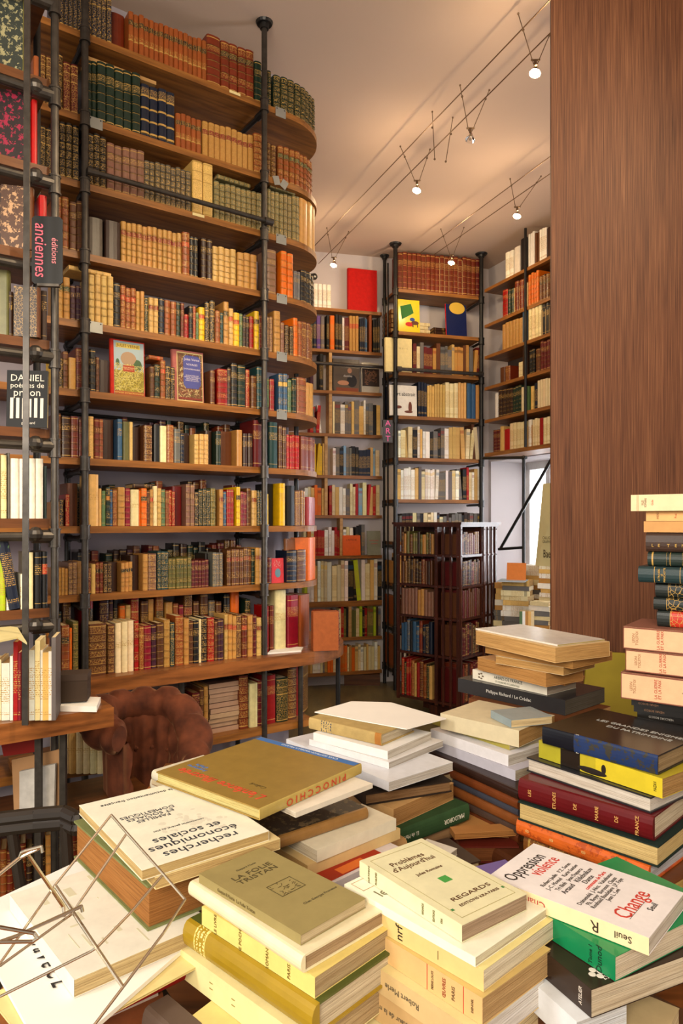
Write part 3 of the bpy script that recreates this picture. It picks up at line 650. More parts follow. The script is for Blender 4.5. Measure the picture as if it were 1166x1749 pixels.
text_obj('title_lettering', 'CINQ SEMAINES\nEN BALLON', .0075, D @ Matrix.Translation((0, 0, .0024)), ink('f0dca0'), e)
patch(e, D, 'base_band', -w1/2+.009, -h1/2+.007, w1/2-.005, -h1/2+.024, '9a4420', .0016)
text_obj('title_lettering', 'VOYAGES EXTRAORDINAIRES', .010, D @ Matrix.Translation((0, -h1/2+.016, .0024)), ink('e5c96a'), e)
p, t = at_path(328, .03); w2 = .148; h2 = .252
e, D = faceout('illustrated_book', p, ZM[5]+.001, t, w2, h2, .03, 'pinkish adventure book facing out with a blue title panel in a gold frame, pipe bookcase', srgb('a8605a'), M_cloth, tilt=.05)
patch(e, D, 'cover_border', -w2/2+.012, -h2/2+.008, w2/2-.004, h2/2-.008, 'c9b27a')
patch(e, D, 'cover_ground', -w2/2+.016, -h2/2+.014, w2/2-.008, h2/2-.014, '6f4f34', .0005)
scatter_strokes(e, D, 'gilt_scroll', (-w2/2+.017, -h2/2+.015, w2/2-.009, h2/2-.015), 110, .03, .0028, ['d8c27c', 'ecd9a2', 'a86a52'], 5, .0009)
m = MB(); 
m.quad([(-.03, .09, .0022), (-.03, -.035, .0022), (-.018, -.055, .0022), (.045, -.055, .0022), (.058, -.035, .0022), (.058, .09, .0022), (.045, .104, .0022), (-.018, .104, .0022)]); m.build('title_panel', ink('4a4d8c'), e, D)
text_obj('title_lettering', 'Jules Verne', .017, D @ Matrix.Translation((.014, .085, .003)), ink('d9cfd8'), e)
text_obj('title_lettering', 'VOYAGES', .013, D @ Matrix.Translation((.014, .06, .003)), ink('d9cfd8'), e)
text_obj('title_lettering', 'EXTRAORDINAIRES', .0095, D @ Matrix.Translation((.014, .038, .003)), ink('d9cfd8'), e)
text_obj('title_lettering', 'LE DOCTEUR OX\nMAITRE ZACHARIUS\nUN HIVERNAGE\nDANS LES GLACES', .0085, D @ Matrix.Translation((.014, -.005, .003)), ink('d9cfd8'), e)
patch(e, D, 'base_band', -w2/2+.017, -h2/2+.016, w2/2-.009, -h2/2+.026, '7a3328', .0026)
p, t = at_path(477, .015)
e, D = faceout('small_book', p, ZM[8]-.002, t, .07, .128, .022, 'small pink-red book facing out with a blue oval emblem, rounded bookcase end', srgb('c8404a'), M_cloth, tilt=.04)
m = MB(); m.sphere((0, -.012, 0), .017, 16, (1, 1.4, .03)); m.build('cover_emblem', ink('5d8290'), e, D)
scatter_strokes(e, D, 'cover_drawing', (-.022, .01, .022, .055), 14, .02, .0018, ['e0b0a8'], 8)
p, t = at_path(516, .05)
e, D = faceout('large_book', p, ZM[8]+.001, t, .11, .225, .02, 'large orange-brown book leaning behind others on the rounded bookcase end', srgb('7a4a24'), M_leather, tilt=.05)
# plank and lying books on top of rows
def lying_on(px0, px1, z, back, depth, name, label, col, mat, th=.02, rows=None, cat='book'):
    a, t, s0 = PATH_A.at(px0); b, _, s1 = PATH_A.at(px1); L = (b-a).length
    d = (b-a).normalized(); n = V2(-d.y, d.x); o = a+n*back
    M = basis(Vector((o.x, o.y, z)), Vector((d.x, d.y, 0)), Vector((n.x, n.y, 0)), Vector((0, 0, 1)))
    return book(name, M, L, depth, th, label, rows or sp_rows('bandfil', col), col, PAGE[1], mat, cat=cat)
a, t, _ = PATH_A.at(150); b, _, _ = PATH_A.at(268); d = (b-a).normalized()
M = basis(Vector((a.x, a.y, ZM[1]+.268)), Vector((*d, 0)), Vector((*nA, 0)), Vector((0, 0, 1))); m = MB(); m.box((0, .01, 0), ((b-a).length, .11, .016))
o = m.build('wooden_plank', M_pale); o.matrix_world = M; tag(o, 'pale wooden board lying on top of the dark green books, pipe bookcase', 'board')
lying_on(372, 428, ZM[2]+.212, .012, .10, 'leather_book', 'greenish book lying flat on top of the row behind the pipe rail', COLS['gcr'], M_leather)
lying_on(462, 505, ZM[2]+.25, .012, .06, 'leather_book', 'greenish book lying flat on top of the row on the rounded end', COLS['gcr'], M_leather)
lying_on(118, 190, ZM[4]+.222, .012, .11, 'leather_book', 'light tan book lying flat on top of four light tan books', COLS['ltan'], M_leather)
lying_on(256, 280, ZM[5]+.182, .02, .10, 'leather_book', 'red-orange book lying on a small row beside the balloon-cover book', COLS['org'], M_leather, rows=sp_rows('cloth', COLS['org'], LR))
lying_on(228, 262, ZM[7]+.172, .02, .10, 'leather_book', 'dark book lying on top of the cream books on the eighth shelf', COLS['dbr'], M_leather, rows=sp_rows('cloth', COLS['dbr']))
# stack of pinkish volumes under the bench
a, t, _ = PATH_LO.at(356); b, _, _ = PATH_LO.at(409); d = (b-a).normalized(); n = V2(-d.y, d.x)
for i in range(10):
    o_ = a+n*(.0+R.uniform(0, .02))+d*R.uniform(0, .016); L = (b-a).length*R.uniform(.93, 1.0)
    M = basis(Vector((o_.x, o_.y, .4755+i*.0242)), Vector((*d, 0)), Vector((*n, 0)), Vector((0, 0, 1)))
    w_ = ['lowest', 'second lowest', 'third lowest', 'fourth lowest', 'fifth lowest', 'fifth from top', 'fourth from top', 'third from top', 'second from top', 'topmost'][i]
    book('paperback_book', M, L, .13, .0225, 'pinkish-brown volume, %s of the flat stack under the bench' % w_, [(0, 1, jit(srgb('a58468'), .12), 0, GOLD, 0, 0)], srgb('6e5040'), srgb('a58468'), M_card, False, group='stack of pinkish volumes under the bench')
# orange slipcase and its three books on the rounded bench
p = V2(xat(578, 3.72), 3.72); d = V2(.9, .436).normalized(); n = V2(-d.y, d.x)
for i in range(2):
    o_ = V2(xat(577+i*5, 3.76), 3.76)+V2(-.02, .0)
    shelf_book(ANT, (o_.x, o_.y-.05, ZB+.001), (-.85, .52, 0), .03, .195, .13, 'brd', 'band', 'rounded bench end', 'right edge') 
M = basis(Vector((xat(533, 3.63), 3.63, ZB+.001)), Vector((0, 0, 1)), Vector((.97, .22, 0)).normalized(), Vector((0, 0, 1)).cross(Vector((.97, .22, 0)).normalized()))
m = MB(); m.box((0, 0, -.035), (.205, .135, .035)); m2 = m.build('boxed_book', M_leather) if False else None
mm = MB(); mm.box((0, 0, -.03), (.200, .132, .03), col=srgb('a0562c'))
o = mm.build('leather_slipcase', M_leather); o.matrix_world = M; tag(o, 'orange-brown leather slipcase standing at the right end of the rounded bench', 'slipcase')
# papers lying on bench
def sheet(name, pts, z, th, mat, label, cat='paper', root=None):
    m = MB(); m.quad([(x, y, z+th) for x, y in pts]); m.quad([(x, y, z) for x, y in reversed(pts)])
    for i in range(len(pts)):
        a = pts[i]; b = pts[(i+1) % len(pts)]; m.quad([(*a, z), (*b, z), (*b, z+th), (*a, z+th)])
    o = m.build(name, mat); return tag(o, label, cat)
M_paper = plain('paper_white', 'e2ded8', .8, .2, 0, .04)
M_cream = plain('paper_cream', 'd9cc96', .8, .2, 0, .06)
sheet('booklet', [tuple(onz(x, y, ZB+.006).xy) for x, y in ((457, 1116), (514, 1112), (518, 1106), (470, 1104))], ZB+.001, .008, M_paper, 'thin cream booklet lying flat on the rounded bench below the tall cream book')
# ---------------------------------------------------------------- left bay, nearer than the tall bookcase
Q2 = V2(xat(91, 2.33), 2.33)
def N(s, d): return Q2+u*s+nA*d
ZN = [1.5+(893-y)/F*2.33 for y in (-16, 139, 288, 436, 583, 734, 886, 1038)]
caseN = empty('pipe_bookcase', Vector((*N(-.2, 0), 0)), 'nearest black pipe bookcase bay with thick wooden shelves, at the left edge of the photo', 'bookcase')
invN = Matrix.Translation(-caseN.location)
for z in ZN:
    board(caseN, invN, 'shelf', [N(-.8, 0), N(-.012, 0), N(-.012, .28), N(-.8, .28)], z, .03, M_shelf_dark)
    m = MB(); m.tube((*N(-.8, -.015), z-.058), (*N(0, -.015), z-.058), .015, 12); m.tube((*N(-.07, -.015), z-.058), (*N(0, -.015), z-.058), .022, 14); m.sphere((*N(-.06, -.025), z-.05), .024, 12)
    put(m, 'crossbar_pipe', M_pipe, caseN, invN)
pole(caseN, invN, N(0, -.02), 0, CEIL, .0125, joints=[z-.058 for z in ZN], mat=M_pipe)
pole(caseN, invN, N(0, .24), 0, CEIL, .0125, mat=M_pipe_dark)
board(caseN, invN, 'bench_top', [N(-.8, -.16), N(.15, -.16), N(.15, .16), N(-.8, .16)], 1.5-.60, .062, M_bench)
board(caseN, invN, 'lower_shelf', [N(-.8, .04), N(.35, .04), N(.35, .3), N(-.8, .3)], .52, .03, M_shelf_dark)
ZNB = .90
for px, D in ((66, 2.22), (108, 2.28)):
    q = V2(xat(px, D), D); m = MB(); m.box((q.x-.010, q.y-.008, 0), (q.x+.010, q.y+.008, ZNB-.062)); put(m, 'bench_leg', M_pipe, caseN, invN)
m = MB(); a = Vector((xat(47, 2.1), 2.1, 1.5+.9*2.1)); b = Vector((xat(43, 2.08), 2.08, ZNB+.001))
m.box((-.009, -.003, 0), (.009, .003, (a-b).length), M=basis(b, Vector((1, 0, 0)), (a-b).normalized().cross(Vector((1, 0, 0))), (a-b).normalized()))
o = m.build('steel_bar', M_pipe); tag(o, 'flat grey steel bar leaning upright in front of the nearest left shelves', 'bar')
LBK = [  # face-out or side-on large books: x0,x1,shelf index, height px, colour, label, mode, ink
 (-25, 42, 1, 150, '2c332e', 'large folio with swirling yellow and grey marbled cover, top left', 2, '96906a', 'oli'),
 (-20, 47, 2, 122, '1d1216', 'large book with black and crimson speckled cover, second left shelf', 2, '8d1638', 'ired'),
 (-30, 9, 3, 110, '3a241c', 'brown speckled book cut by the left edge of the photo, fourth shelf', 2, '7a573c', 'brn'),
 (12, 56, 3, 108, '4a2f22', 'tall book with tan and dark-brown speckled cover, fourth left shelf', 2, 'b08a66', 'brn'),
 (-20, 16, 4, 116, '6c6a42', 'plain olive board-bound book at the left edge, fifth left shelf', 0, '000000', 'oli'),
 (33, 68, 4, 86, '2b1a18', 'small ornate red and gold patterned binding, fifth left shelf', 1, 'b08a4e', 'brn')]
for x0, x1, k, hp, c, lab, mode, ic, sc in LBK:
    D = 2.27; wd = (x1-x0)/F*D*1.04; p = V2(xat((x0+x1)/2, D), D)+nA*.04
    e, Dm = faceout('large_book', p, ZN[k]+.001, V2(.97, .24), wd, hp/F*D, .03, lab, srgb(c), M_leather, tilt=.02, spine_left=False, sidecol=COLS[sc], sidemode=mode, sideink=srgb(ic))
PATH_N = line_path(N(-.3, .01), N(-.02, .01))
zn = lambda k: (lambda p: ZN[k]+.0005)
lay([(54,64,1,'ired',110,'plain')], PATH_N, zn(2), 'nearest left bay', 'third shelf', depth=(.15, .16))
lay([(57,66,1,'org',34,'plain')], PATH_N, zn(1), 'nearest left bay', 'second shelf', depth=(.15, .16))
lay([(66,80,1,'ired',98,'plain')], PATH_N, zn(3), 'nearest left bay', 'fourth shelf', depth=(.15, .16))
lay([(70,80,1,'dbr',84,'cloth')], PATH_N, zn(4), 'nearest left bay', 'fifth shelf', depth=(.15, .16))
lay([(18,26,1,'dbr',80,'cloth'),(26,32,1,'blk',78,'cloth')], PATH_N, zn(4), 'nearest left bay', 'fifth shelf', depth=(.15, .16), back=.03)
lay([(-10,0,1,'crm',118,'pb'),(1,11,1,'crm',108,'pb'),(13,17,1,'gry',112,'plain'),(18,74,4,'wht',102,'plain'),(76,80,1,'grn',90,'plain')], PATH_N, zn(6), 'nearest left bay', 'seventh shelf', depth=(.15, .16), gap=.985, hvar=.005)
lay([(-12,10,2,'lim',86,'pb'),(11,19,1,'wht',88,'pb2'),(35,42,1,'wht',60,'pb'),(48,57,1,'crm',96,'plain'),(59,71,1,'blk',96,'cloth'),(72,82,1,'blk',96,'cloth',LR)], PATH_N, zn(7), 'nearest left bay', 'eighth shelf', depth=(.15, .16))
shelf_book(ANT, (*PATH_N.at(25)[0], ZN[7]+.004), (*nA, 0), .035, .245, .15, 'nvy', 'pb', 'nearest left bay', 'eighth shelf', lean=-.16)
d = Vector((u.x, u.y, 0)); 
Mg = basis(Vector((*N(-.33, .01), ZN[7]+.252)), (d*.94+Vector((0, 0, -.30))).normalized(), Vector((*nA, 0)), (d*.94+Vector((0, 0, -.30))).normalized().cross(Vector((*nA, 0))))
book('hardback_book', Mg, .20, .14, .022, 'green book with tan pages tilted on top of a row at the left edge', sp_rows('plain', COLS['lgr']), srgb('3f6f3c'), srgb('b88a4a'), M_cloth)
# black book facing out
p = V2(xat(49, 2.26), 2.26)+nA*.03; D = 2.27
e, Dm = faceout('paperback_book', p, ZN[5]+.001, V2(.99, .10), .128, .188, .012, 'black poetry paperback facing out with white bars on the cover, left bay', srgb('101114'), M_card, tilt=.05, hard=False)
for i, (s_, sz, y) in enumerate((('DANIEL', .031, .068), ('poèmes de', .024, .044), ('prison', .034, .020))): text_obj('title_lettering', s_, sz, Dm @ Matrix.Translation((0, y, .001)), ink('dcd6ca'), e, sx=1.0)
m = MB(); rr = random.Random(4)
for i in range(6): x = -.047+i*.0188; m.box((x-.0055, -.066+rr.uniform(0, .006), .0004), (x+.0045, .004-rr.uniform(0, .005), .0012))
m.build('white_bars', ink('dcd6ca'), e, Dm); text_obj('title_lettering', 'gallimard', .012, Dm @ Matrix.Translation((.005, -.079, .001)), ink('dcd6ca'), e)
# chalk sign board
q = Vector((xat(81, 2.2), 2.2, 1.5+(893-428)/F*2.2)); e = empty('sign_board', basis(q, Vector((1, .12, 0)).normalized(), Vector((0, 0, 1)), Vector((.12, -1, 0)).normalized()), 'black hanging sign with sideways pink lettering, on the left iron pole', 'sign')
m = MB(); w_, h_, c_ = .046, .106, .008
pts = [(-w_, -h_+c_), (-w_+c_, -h_), (w_-c_, -h_), (w_, -h_+c_), (w_, h_-c_), (w_-c_, h_), (-w_+c_, h_), (-w_, h_-c_)]
m.quad([(x, y, .003) for x, y in pts]); m.quad([(x, y, -.003) for x, y in reversed(pts)])
for i in range(8): a = pts[i]; b = pts[(i+1) % 8]; m.quad([(*a, -.003), (*b, -.003), (*b, .003), (*a, .003)])
m.build('board', M_black, e)
Rr = Matrix.Rotation(-math.pi/2, 4, 'Z')
text_obj('lettering', 'anciennes', .052, Matrix.Translation((-.020, 0, .0036)) @ Rr, ink('e8687c'), e, shear=.15, sx=.83)
text_obj('lettering', 'éditions', .027, Matrix.Translation((.022, .0, .0036)) @ Rr, ink('d9808a'), e, shear=.15, sx=.95)
m = MB(); m.box((-.03, -.112, -.012), (.035, -.104, .004)); m.build('clip', M_pipe, e)
# bench of left bay: books, box, bobbin
def benchrow(specs, D, z, lab, shelf):
    for x0, x1, c, hp, st in specs:
        p = V2(xat((x0+x1)/2, D), D); shelf_book(MOD, (p.x, p.y, z), (-.25, .97, 0), (x1-x0)/F*D*.96, hp/F*D, .11, c, st, lab, shelf, None, 0, 'card', False)
benchrow([(-14,-6,'crm',100,'pb'),(-4,2,'crm',104,'pb'),(3,16,'wht',98,'pb'),(17,22,'wht',110,'plain'),(23,30,'ired',134,'pb2'),(31,35,'crim',116,'pb'),(50,59,'wht',120,'pb'),(60,68,'crm',136,'pb'),(69,73,'wht',120,'pb'),(73,83,'ltan',116,'pb'),(83,88,'wht',118,'pb2'),(88,95,'gry',142,'plain')], 2.13, ZNB+.001, 'left bench', 'front row')
e = empty('turned_wood_knob', onz(66, 1205, ZNB)+Vector((0, .07, 0)), 'turned light-wood knob showing between the books on the left bench', 'knob')
z_ = (1205-1070)/F*2.2
m = MB(); m.sphere((0, 0, z_), .0135, 16, (1, 1, 1.1)); m.sphere((0, 0, z_+.016), .005, 10); m.tube((0, 0, z_-.03), (0, 0, z_-.008), .006, 12, .009); m.build('knob', ink('b87834', .35), e); m = MB(); m.tube((0, 0, 0), (0, 0, z_-.028), .006, 12); m.build('stem', ink('7e4a20', .4), e)
b0 = onz(124, 1199, ZNB+.024)
e = empty('dark_box', basis(b0, Vector((.98, .2, 0)), Vector((-.2, .98, 0)), Vector((0, 0, 1))), 'small dark-brown cube box standing on papers at the end of the left bench', 'box')
m = MB(); m.box((-.044, 0, 0), (.044, .08, .085)); m.build('box_body', plain('dark_box_card', '3a2c22', .8), e); m = MB(); m.box((-.0455, -.0015, .068), (.0455, .0815, .088)); m.build('lid', plain('dark_box_lid', '40322a', .8), e)
sheet('booklet', [tuple(onz(x, y, ZNB+.02).xy) for x, y in ((98, 1205), (165, 1206), (172, 1190), (100, 1188))], ZNB+.001, .018, M_paper, 'pile of white papers under the dark box on the left bench')
# large sheets in front of the books on the ninth left shelf
sheet('loose_papers', [tuple(onz(x, y, 1.17).xy) for x, y in ((-20, 1098), (30, 1088), (46, 1098), (30, 1072), (-20, 1066))], 1.165, .006, M_cream, 'loose cream papers lying across the books at the far left') 
# under the left bench
def stand_panel(name, corners, D, mat, label, th=.012, cat='picture', parts=None):
    P0 = [P(x, y, D) for x, y in corners]; m = MB(); m.quad(P0[::-1]); back = [p+Vector((0, th, 0)) for p in P0]; m.quad(back)
    for i in range(4): j = (i+1) % 4; m.quad([P0[i], P0[j], back[j], back[i]])
    return tag(m.build(name, mat), label, cat)
stand_panel('folder', [(20, 1298), (101, 1280), (101, 1382), (24, 1392)], 2.3, plain('kraft_card', 'a8805a', .8), 'brown card portfolio leaning under the left bench', cat='folder')
stand_panel('print', [(33, 1318), (94, 1305), (92, 1388), (33, 1388)], 2.27, plain('print_paper', 'b7b3ae', .7, .3, 0, .12, 40), 'pale grey framed print leaning in front of the brown portfolio')
stand_panel('red_folder', [(2, 1272), (60, 1262), (62, 1284), (6, 1292)], 2.33, plain('red_card', '9b2018', .6), 'red folder lying at the back under the left bench', cat='folder')
for i, (px, c) in enumerate(((93, 'crm'), (101, 'crm'), (113, 'crm'), (124, 'ltan'), (136, 'crm'), (148, 'crm'), (160, 'crm'), (172, 'crm'))):
    p = V2(xat(px, 2.75), 2.75); shelf_book(ANT, (p.x, p.y, .5205+(0)), (-.4, .9, 0), .026, .165, .1, c, 'tape', 'left lower shelf', 'far end')
board(caseN, invN, 'lower_shelf', [V2(-1.25, 2.70), V2(-.6, 3.0), V2(-.75, 3.25), V2(-1.4, 2.95)], .52, .03, M_shelf)
for i in range(16):
    p = V2(xat(6+i*11, 2.5+.01*i), 2.5+.01*i); shelf_book(ANT, (p.x, p.y, .15), (-.4, .9, 0), .022, R.uniform(.15, .21), .1, R.choice(['dbr', 'brn', 'tan', 'brd', 'blk', 'org']), 'band', 'left floor row', 'lowest row')
board(caseN, invN, 'lower_shelf', [N(-.6, .05), N(.16, .05), N(.16, .35), N(-.6, .35)], .1495, .03, M_shelf_dark)
# ---------------------------------------------------------------- corner bookcase (recessed, art books)
def case_root(name, label, p): 
    e = empty(name, Vector((p.x, p.y, 0)), label, 'bookcase'); return e, Matrix.Translation(-e.location)
def sboard(par, inv_, name, q, z, th, mat, dirv):
    m = MB(); n = len(q)
    m.quad([(p.x, p.y, z) for p in q]); m.quad([(p.x, p.y, z-th) for p in reversed(q)])
    for i in range(n): a = q[i]; b = q[(i+1) % n]; m.quad([(a.x, a.y, z-th), (b.x, b.y, z-th), (b.x, b.y, z), (a.x, a.y, z)])
    M = Matrix.Translation((q[0].x, q[0].y, z)) @ Matrix.Rotation(math.atan2(dirv.y, dirv.x), 4, 'Z'); m2 = MB(); m2.add(m, M.inverted()); return m2.build(name, mat, par, inv_ @ M)
K1a, K1b = V2(xat(470, 6.25), 6.25), V2(xat(652, 6.52), 6.52)
uK = (K1b-K1a).normalized(); nK = V2(-uK.y, uK.x); LK1 = (K1b-K1a).length
def K(s, d): return K1a+uK*s+nK*d
e1, i1 = case_root('corner_bookcase', 'wooden bookcase of art books on the back wall, behind the rounded end', K1a)
ZK = [CZ+(HOR-y)/F*6.42 for y in (528, 598, 668, 741, 812, 880, 949, 1027, 1089, 1148)]
for i, z in enumerate(ZK): sboard(e1, i1, 'shelf', [K(0, 0), K(LK1, 0), K(LK1, .24), K(0, .24)], z, .05 if i == 7 else .028, M_shelf if i < 4 else M_shelf, uK)
for px, k0, k1 in ((564, 1, 3), (556, 3, 5), (584, 5, 6), (600, 7, 8)):
    s = (V2(xat(px, 6.4), 6.4)-K1a).dot(uK); q = [K(s-.014, .005), K(s+.014, .005), K(s+.014, .24), K(s-.014, .24)]
    m = MB(); z0, z1 = ZK[k1], ZK[k0]-.028
    m.quad([(p.x, p.y, z0) for p in q][::-1]); m.quad([(p.x, p.y, z1) for p in q])
    for j in range(4): a = q[j]; b = q[(j+1) % 4]; m.quad([(a.x, a.y, z0), (b.x, b.y, z0), (b.x, b.y, z1), (a.x, a.y, z1)])
    put(m, 'divider', M_pale, e1, i1)
sboard_ = [K(0, .225), K(LK1, .225), K(LK1, .238), K(0, .238)]; sboard(e1, i1, 'back_panel', sboard_, ZK[0], ZK[0]-.02, M_backboard, uK)
m = MB(); m.box((K1b.x-.35, K1b.y-.04, .0), (K1b.x-.02, K1b.y+.1, .10)); put(m, 'plinth', M_shelf_dark, e1, i1)
PK = line_path(K(0, .02), K(LK1, .02))
def fill(path, x0, x1, z, hpx, pal, wr, case, shelf, pool=None, sty=('pb', 'pb2', 'plain', 'pb'), mat='card', hard=False, hv=.13, depth=(.13, .17), lean=.03, pf=1.0):
    x = x0; pool = MOD if pool is None else pool
    while x < x1-2:
        wpx = min(R.uniform(*wr), x1-x); c = R.choice(pal); n = 1
        if R.random() < .12 and x+3*wpx < x1: n = 3
        lay([(x, x+wpx*n, n, c, hpx*(1+R.uniform(-hv, hv*.6)), R.choice(sty), COLS[R.choice(['red', 'blk', 'blu', 'yel'])])], path, lambda p: z+.0005, case, shelf, pool, depth=depth, gap=.95)
        for b in pool[-n:]: b['mat'] = mat; b['hard'] = hard
        if R.random() < lean and n == 1:
            b = pool[-1]; a_ = R.uniform(.04, .1)*R.choice((-1, 1)); M = b['M']; M2 = Matrix.Translation(M.translation) @ Matrix.Rotation(a_, 4, M.to_3x3().col[1].copy()) @ Matrix.Translation(-M.translation) @ M; M2.translation.z += .003; b['M'] = M2
        x += wpx*n+R.uniform(0, .5)
MIX = ['wht', 'wht', 'crm', 'wht', 'crm', 'blk', 'gry', 'ltan', 'ired', 'blu', 'sbl', 'gry', 'blk', 'tan']
DK = ['blk', 'dbr', 'gry', 'brn', 'blk', 'oli', 'tan', 'ired']
CR_ = ['crm', 'wht', 'crm', 'ltan', 'wht', 'crm', 'ltan', 'gry', 'ora', 'ired']
cc = 'corner art bookcase'
lay([(535,565,4,'wht',40,'pb')], PK, lambda p: ZK[0]+.0005, cc, ORD[0]+' shelf', MOD, gap=.93, hvar=0)
p = PK.at(619)[0]; e, Dm = faceout('red_box_book', p-nK*.02, ZK[0]+.001, uK, .27, .385, .05, 'large square bright-red album standing on top of the corner bookcase', srgb('b3150f'), M_cloth, tilt=.02)
lay([(529,534,1,'teal',52,'pb'),(534,540,1,'nvy',56,'pb'),(540,547,1,'vio',56,'pb'),(547,554,1,'gry',56,'pb'),(557,562,1,'blk',58,'pb'),(563,571,1,'ora',58,'pb'),(572,584,2,'blk',60,'pb'),(584,588,1,'wht',56,'pb'),(588,596,1,'dred',56,'pb'),(596,612,3,'tan',60,'fil',LR),(614,623,3,'nvy',58,'pb'),(623,627,1,'blu',56,'pb'),(630,635,1,'org',66,'plain'),(637,648,3,'blk',58,'pb')], PK, lambda p: ZK[1]+.0005, cc, ORD[1]+' shelf', MOD)
lay([(528,535,1,'pur',30,'plain'),(545,552,1,'blk',62,'pb')], PK, lambda p: ZK[2]+.0005, cc, ORD[2]+' shelf', MOD)
p = PK.at(592)[0]; e, Dm = faceout('art_book', p, ZK[2]+.001, uK, .25, .30, .02, 'dark art book facing out with a seated figure photograph, corner bookcase', srgb('3d3733'), M_gloss, tilt=.05)
patch(e, Dm, 'cover_photo', -.12, -.15, .12, .07, '54473b'); m = MB(); m.sphere((.03, .045, 0), .026, 14, (1, 1.1, .03)); m.sphere((-.03, -.07, 0), .05, 14, (1.3, .5, .02)); m.build('figure', ink('a9775a'), e, Dm); m = MB(); m.sphere((.05, -.05, 0), .06, 16, (1, 1.2, .012)); m.build('dark_coat', ink('17141a'), e, Dm)
patch(e, Dm, 'table_edge', -.10, -.15, .11, -.115, '7a3a22', .001); text_obj('title_lettering', 'destins', .03, Dm @ Matrix.Translation((.01, -.005, .0022)), ink('d8cfc0'), e, shear=.2)
p = PK.at(633)[0]; e, Dm = faceout('art_book', p-nK*.004, ZK[2]+.001, uK, .165, .28, .02, 'grey art book facing out with a dark bronze sculpture photograph, corner bookcase', srgb('a39b8c'), M_gloss, tilt=.05)
patch(e, Dm, 'cover_photo', -.082, -.08, .082, .085, '2b1c15'); scatter_strokes(e, Dm, 'bronze_figures', (-.06, -.07, .06, .07), 26, .05, .009, ['6d4a35', '8a6248'], 12, .0008)
fill(PK, 529, 549, ZK[3], 46, ['pnk', 'ired', 'wht', 'gry'], (4, 6), cc, ORD[3]+' shelf', lean=.8); fill(PK, 568, 649, ZK[3], 55, ['gry', 'wht', 'gry', 'ltan', 'blk', 'slv', 'crm'], (3, 9), cc, ORD[3]+' shelf')
fill(PK, 520, 560, ZK[4], 52, ['yel', 'tan', 'ltan', 'gry', 'ired'], (3.5, 7), cc, ORD[4]+' shelf'); fill(PK, 568, 649, ZK[4], 50, ['wht', 'blu', 'sbl', 'crm', 'gry', 'blk', 'nvy', 'ltan', 'org'], (3, 7), cc, ORD[4]+' shelf')
fill(PK, 520, 555, ZK[5], 50, CR_, (3.5, 7), cc, ORD[5]+' shelf'); fill(PK, 562, 648, ZK[5], 52, ['crm', 'wht', 'ltan', 'tan', 'sbl', 'gry', 'ired', 'crm'], (4, 7), cc, ORD[5]+' shelf')
fill(PK, 520, 581, ZK[6], 48, ['wht', 'ired', 'sbl', 'crm', 'ora', 'blk', 'wht'], (3.5, 7), cc, ORD[6]+' shelf'); fill(PK, 586, 625, ZK[6], 50, ['blk', 'gry', 'wht', 'dred', 'crm'], (3.5, 6), cc, ORD[6]+' shelf')
p = PK.at(599)[0]-nK*.03; e, Dm = faceout('paperback_book', p, ZK[6]+.001, uK, .17, .185, .012, 'orange book facing out on the corner bookcase', srgb('dd5a14'), M_card, tilt=.08, hard=False); text_obj('title_lettering', 'L\'AFFICHE', .022, Dm @ Matrix.Translation((0, .05, .001)), ink('7a2a10'), e)
p = PK.at(637)[0]-nK*.03; e, Dm = faceout('paperback_book', p, ZK[6]+.001, uK, .13, .225, .012, 'grey-green book facing out beside the orange one, corner bookcase', srgb('7b7a66'), M_card, tilt=.06, hard=False); patch(e, Dm, 'lettering_line', -.045, .02, .045, .026, 'a05a4c'); patch(e, Dm, 'lettering_line', -.03, -.01, .035, -.004, 'a05a4c')
fill(PK, 520, 653, ZK[7], 66, ['crm', 'wht', 'wht', 'crm', 'ltan', 'blk', 'lim', 'wht', 'ora'], (4.5, 9), cc, ORD[7]+' shelf', lean=.15, hv=.1)
fill(PK, 560, 650, ZK[8], 52, DK+['lim', 'red', 'crm'], (3, 5.5), cc, ORD[8]+' shelf'); fill(PK, 520, 650, ZK[9], 44, ['crm', 'ltan', 'tan', 'ora', 'blk', 'gry', 'crm', 'wht'], (3, 5.5), cc, ORD[9]+' shelf')
# ---------------------------------------------------------------- pipe case in the middle of the back wall
LC = (V2(xat(823, 6.52), 6.52)-C0).dot(uC)
e2, i2 = case_root('pipe_bookcase', 'black pipe bookcase of pale paperbacks standing forward from the back wall', C0)
ZC = [CZ+(HOR-y)/F*6.36 for y in (496, 568, 637, 711, 782, 853, 925, 996, 1067, 1138)]
for z in ZC: sboard(e2, i2, 'shelf', [Cc(0.01, 0), Cc(LC-.01, 0), Cc(LC-.01, .30), Cc(0.01, .30)], z, .03, M_shelf, uC)
for s, d in ((0, 0), (LC, 0), (0, .29)):
    pole(e2, i2, Cc(s, d), 0, CEIL, .019 if d == 0 else .015, joints=[z-.03 for z in ZC], mat=M_pipe_dark)
for z in ZC:
    for s_ in (0, LC): m = MB(); m.tube((*Cc(s_, 0), z-.045), (*Cc(s_, .29), z-.045), .012, 10); put(m, 'bracket_pipe', M_pipe_dark, e2, i2)
for d, zt in ((.10, 3.86), (.20, 3.86)): m = MB(); q = Cc(-.035, d); m.tube((*q, .1), (*q, zt), .008, 8); put(m, 'thin_rod', M_pipe_dark, e2, i2)
zr = CZ+(HOR-631)/F*6.3; rail(e2, i2, (*Cc(0, -.03), zr), (*Cc(LC, -.03), zr), .016, mat=M_pipe); 
m = MB(); a = K(.2, -.05); b = Cc(0, .2); zq = CZ+(HOR-624)/F*6.4; m.tube((*a, zq), (*b, zq), .015, 10); put(m, 'rail_pipe', M_pipe, e1, i1)
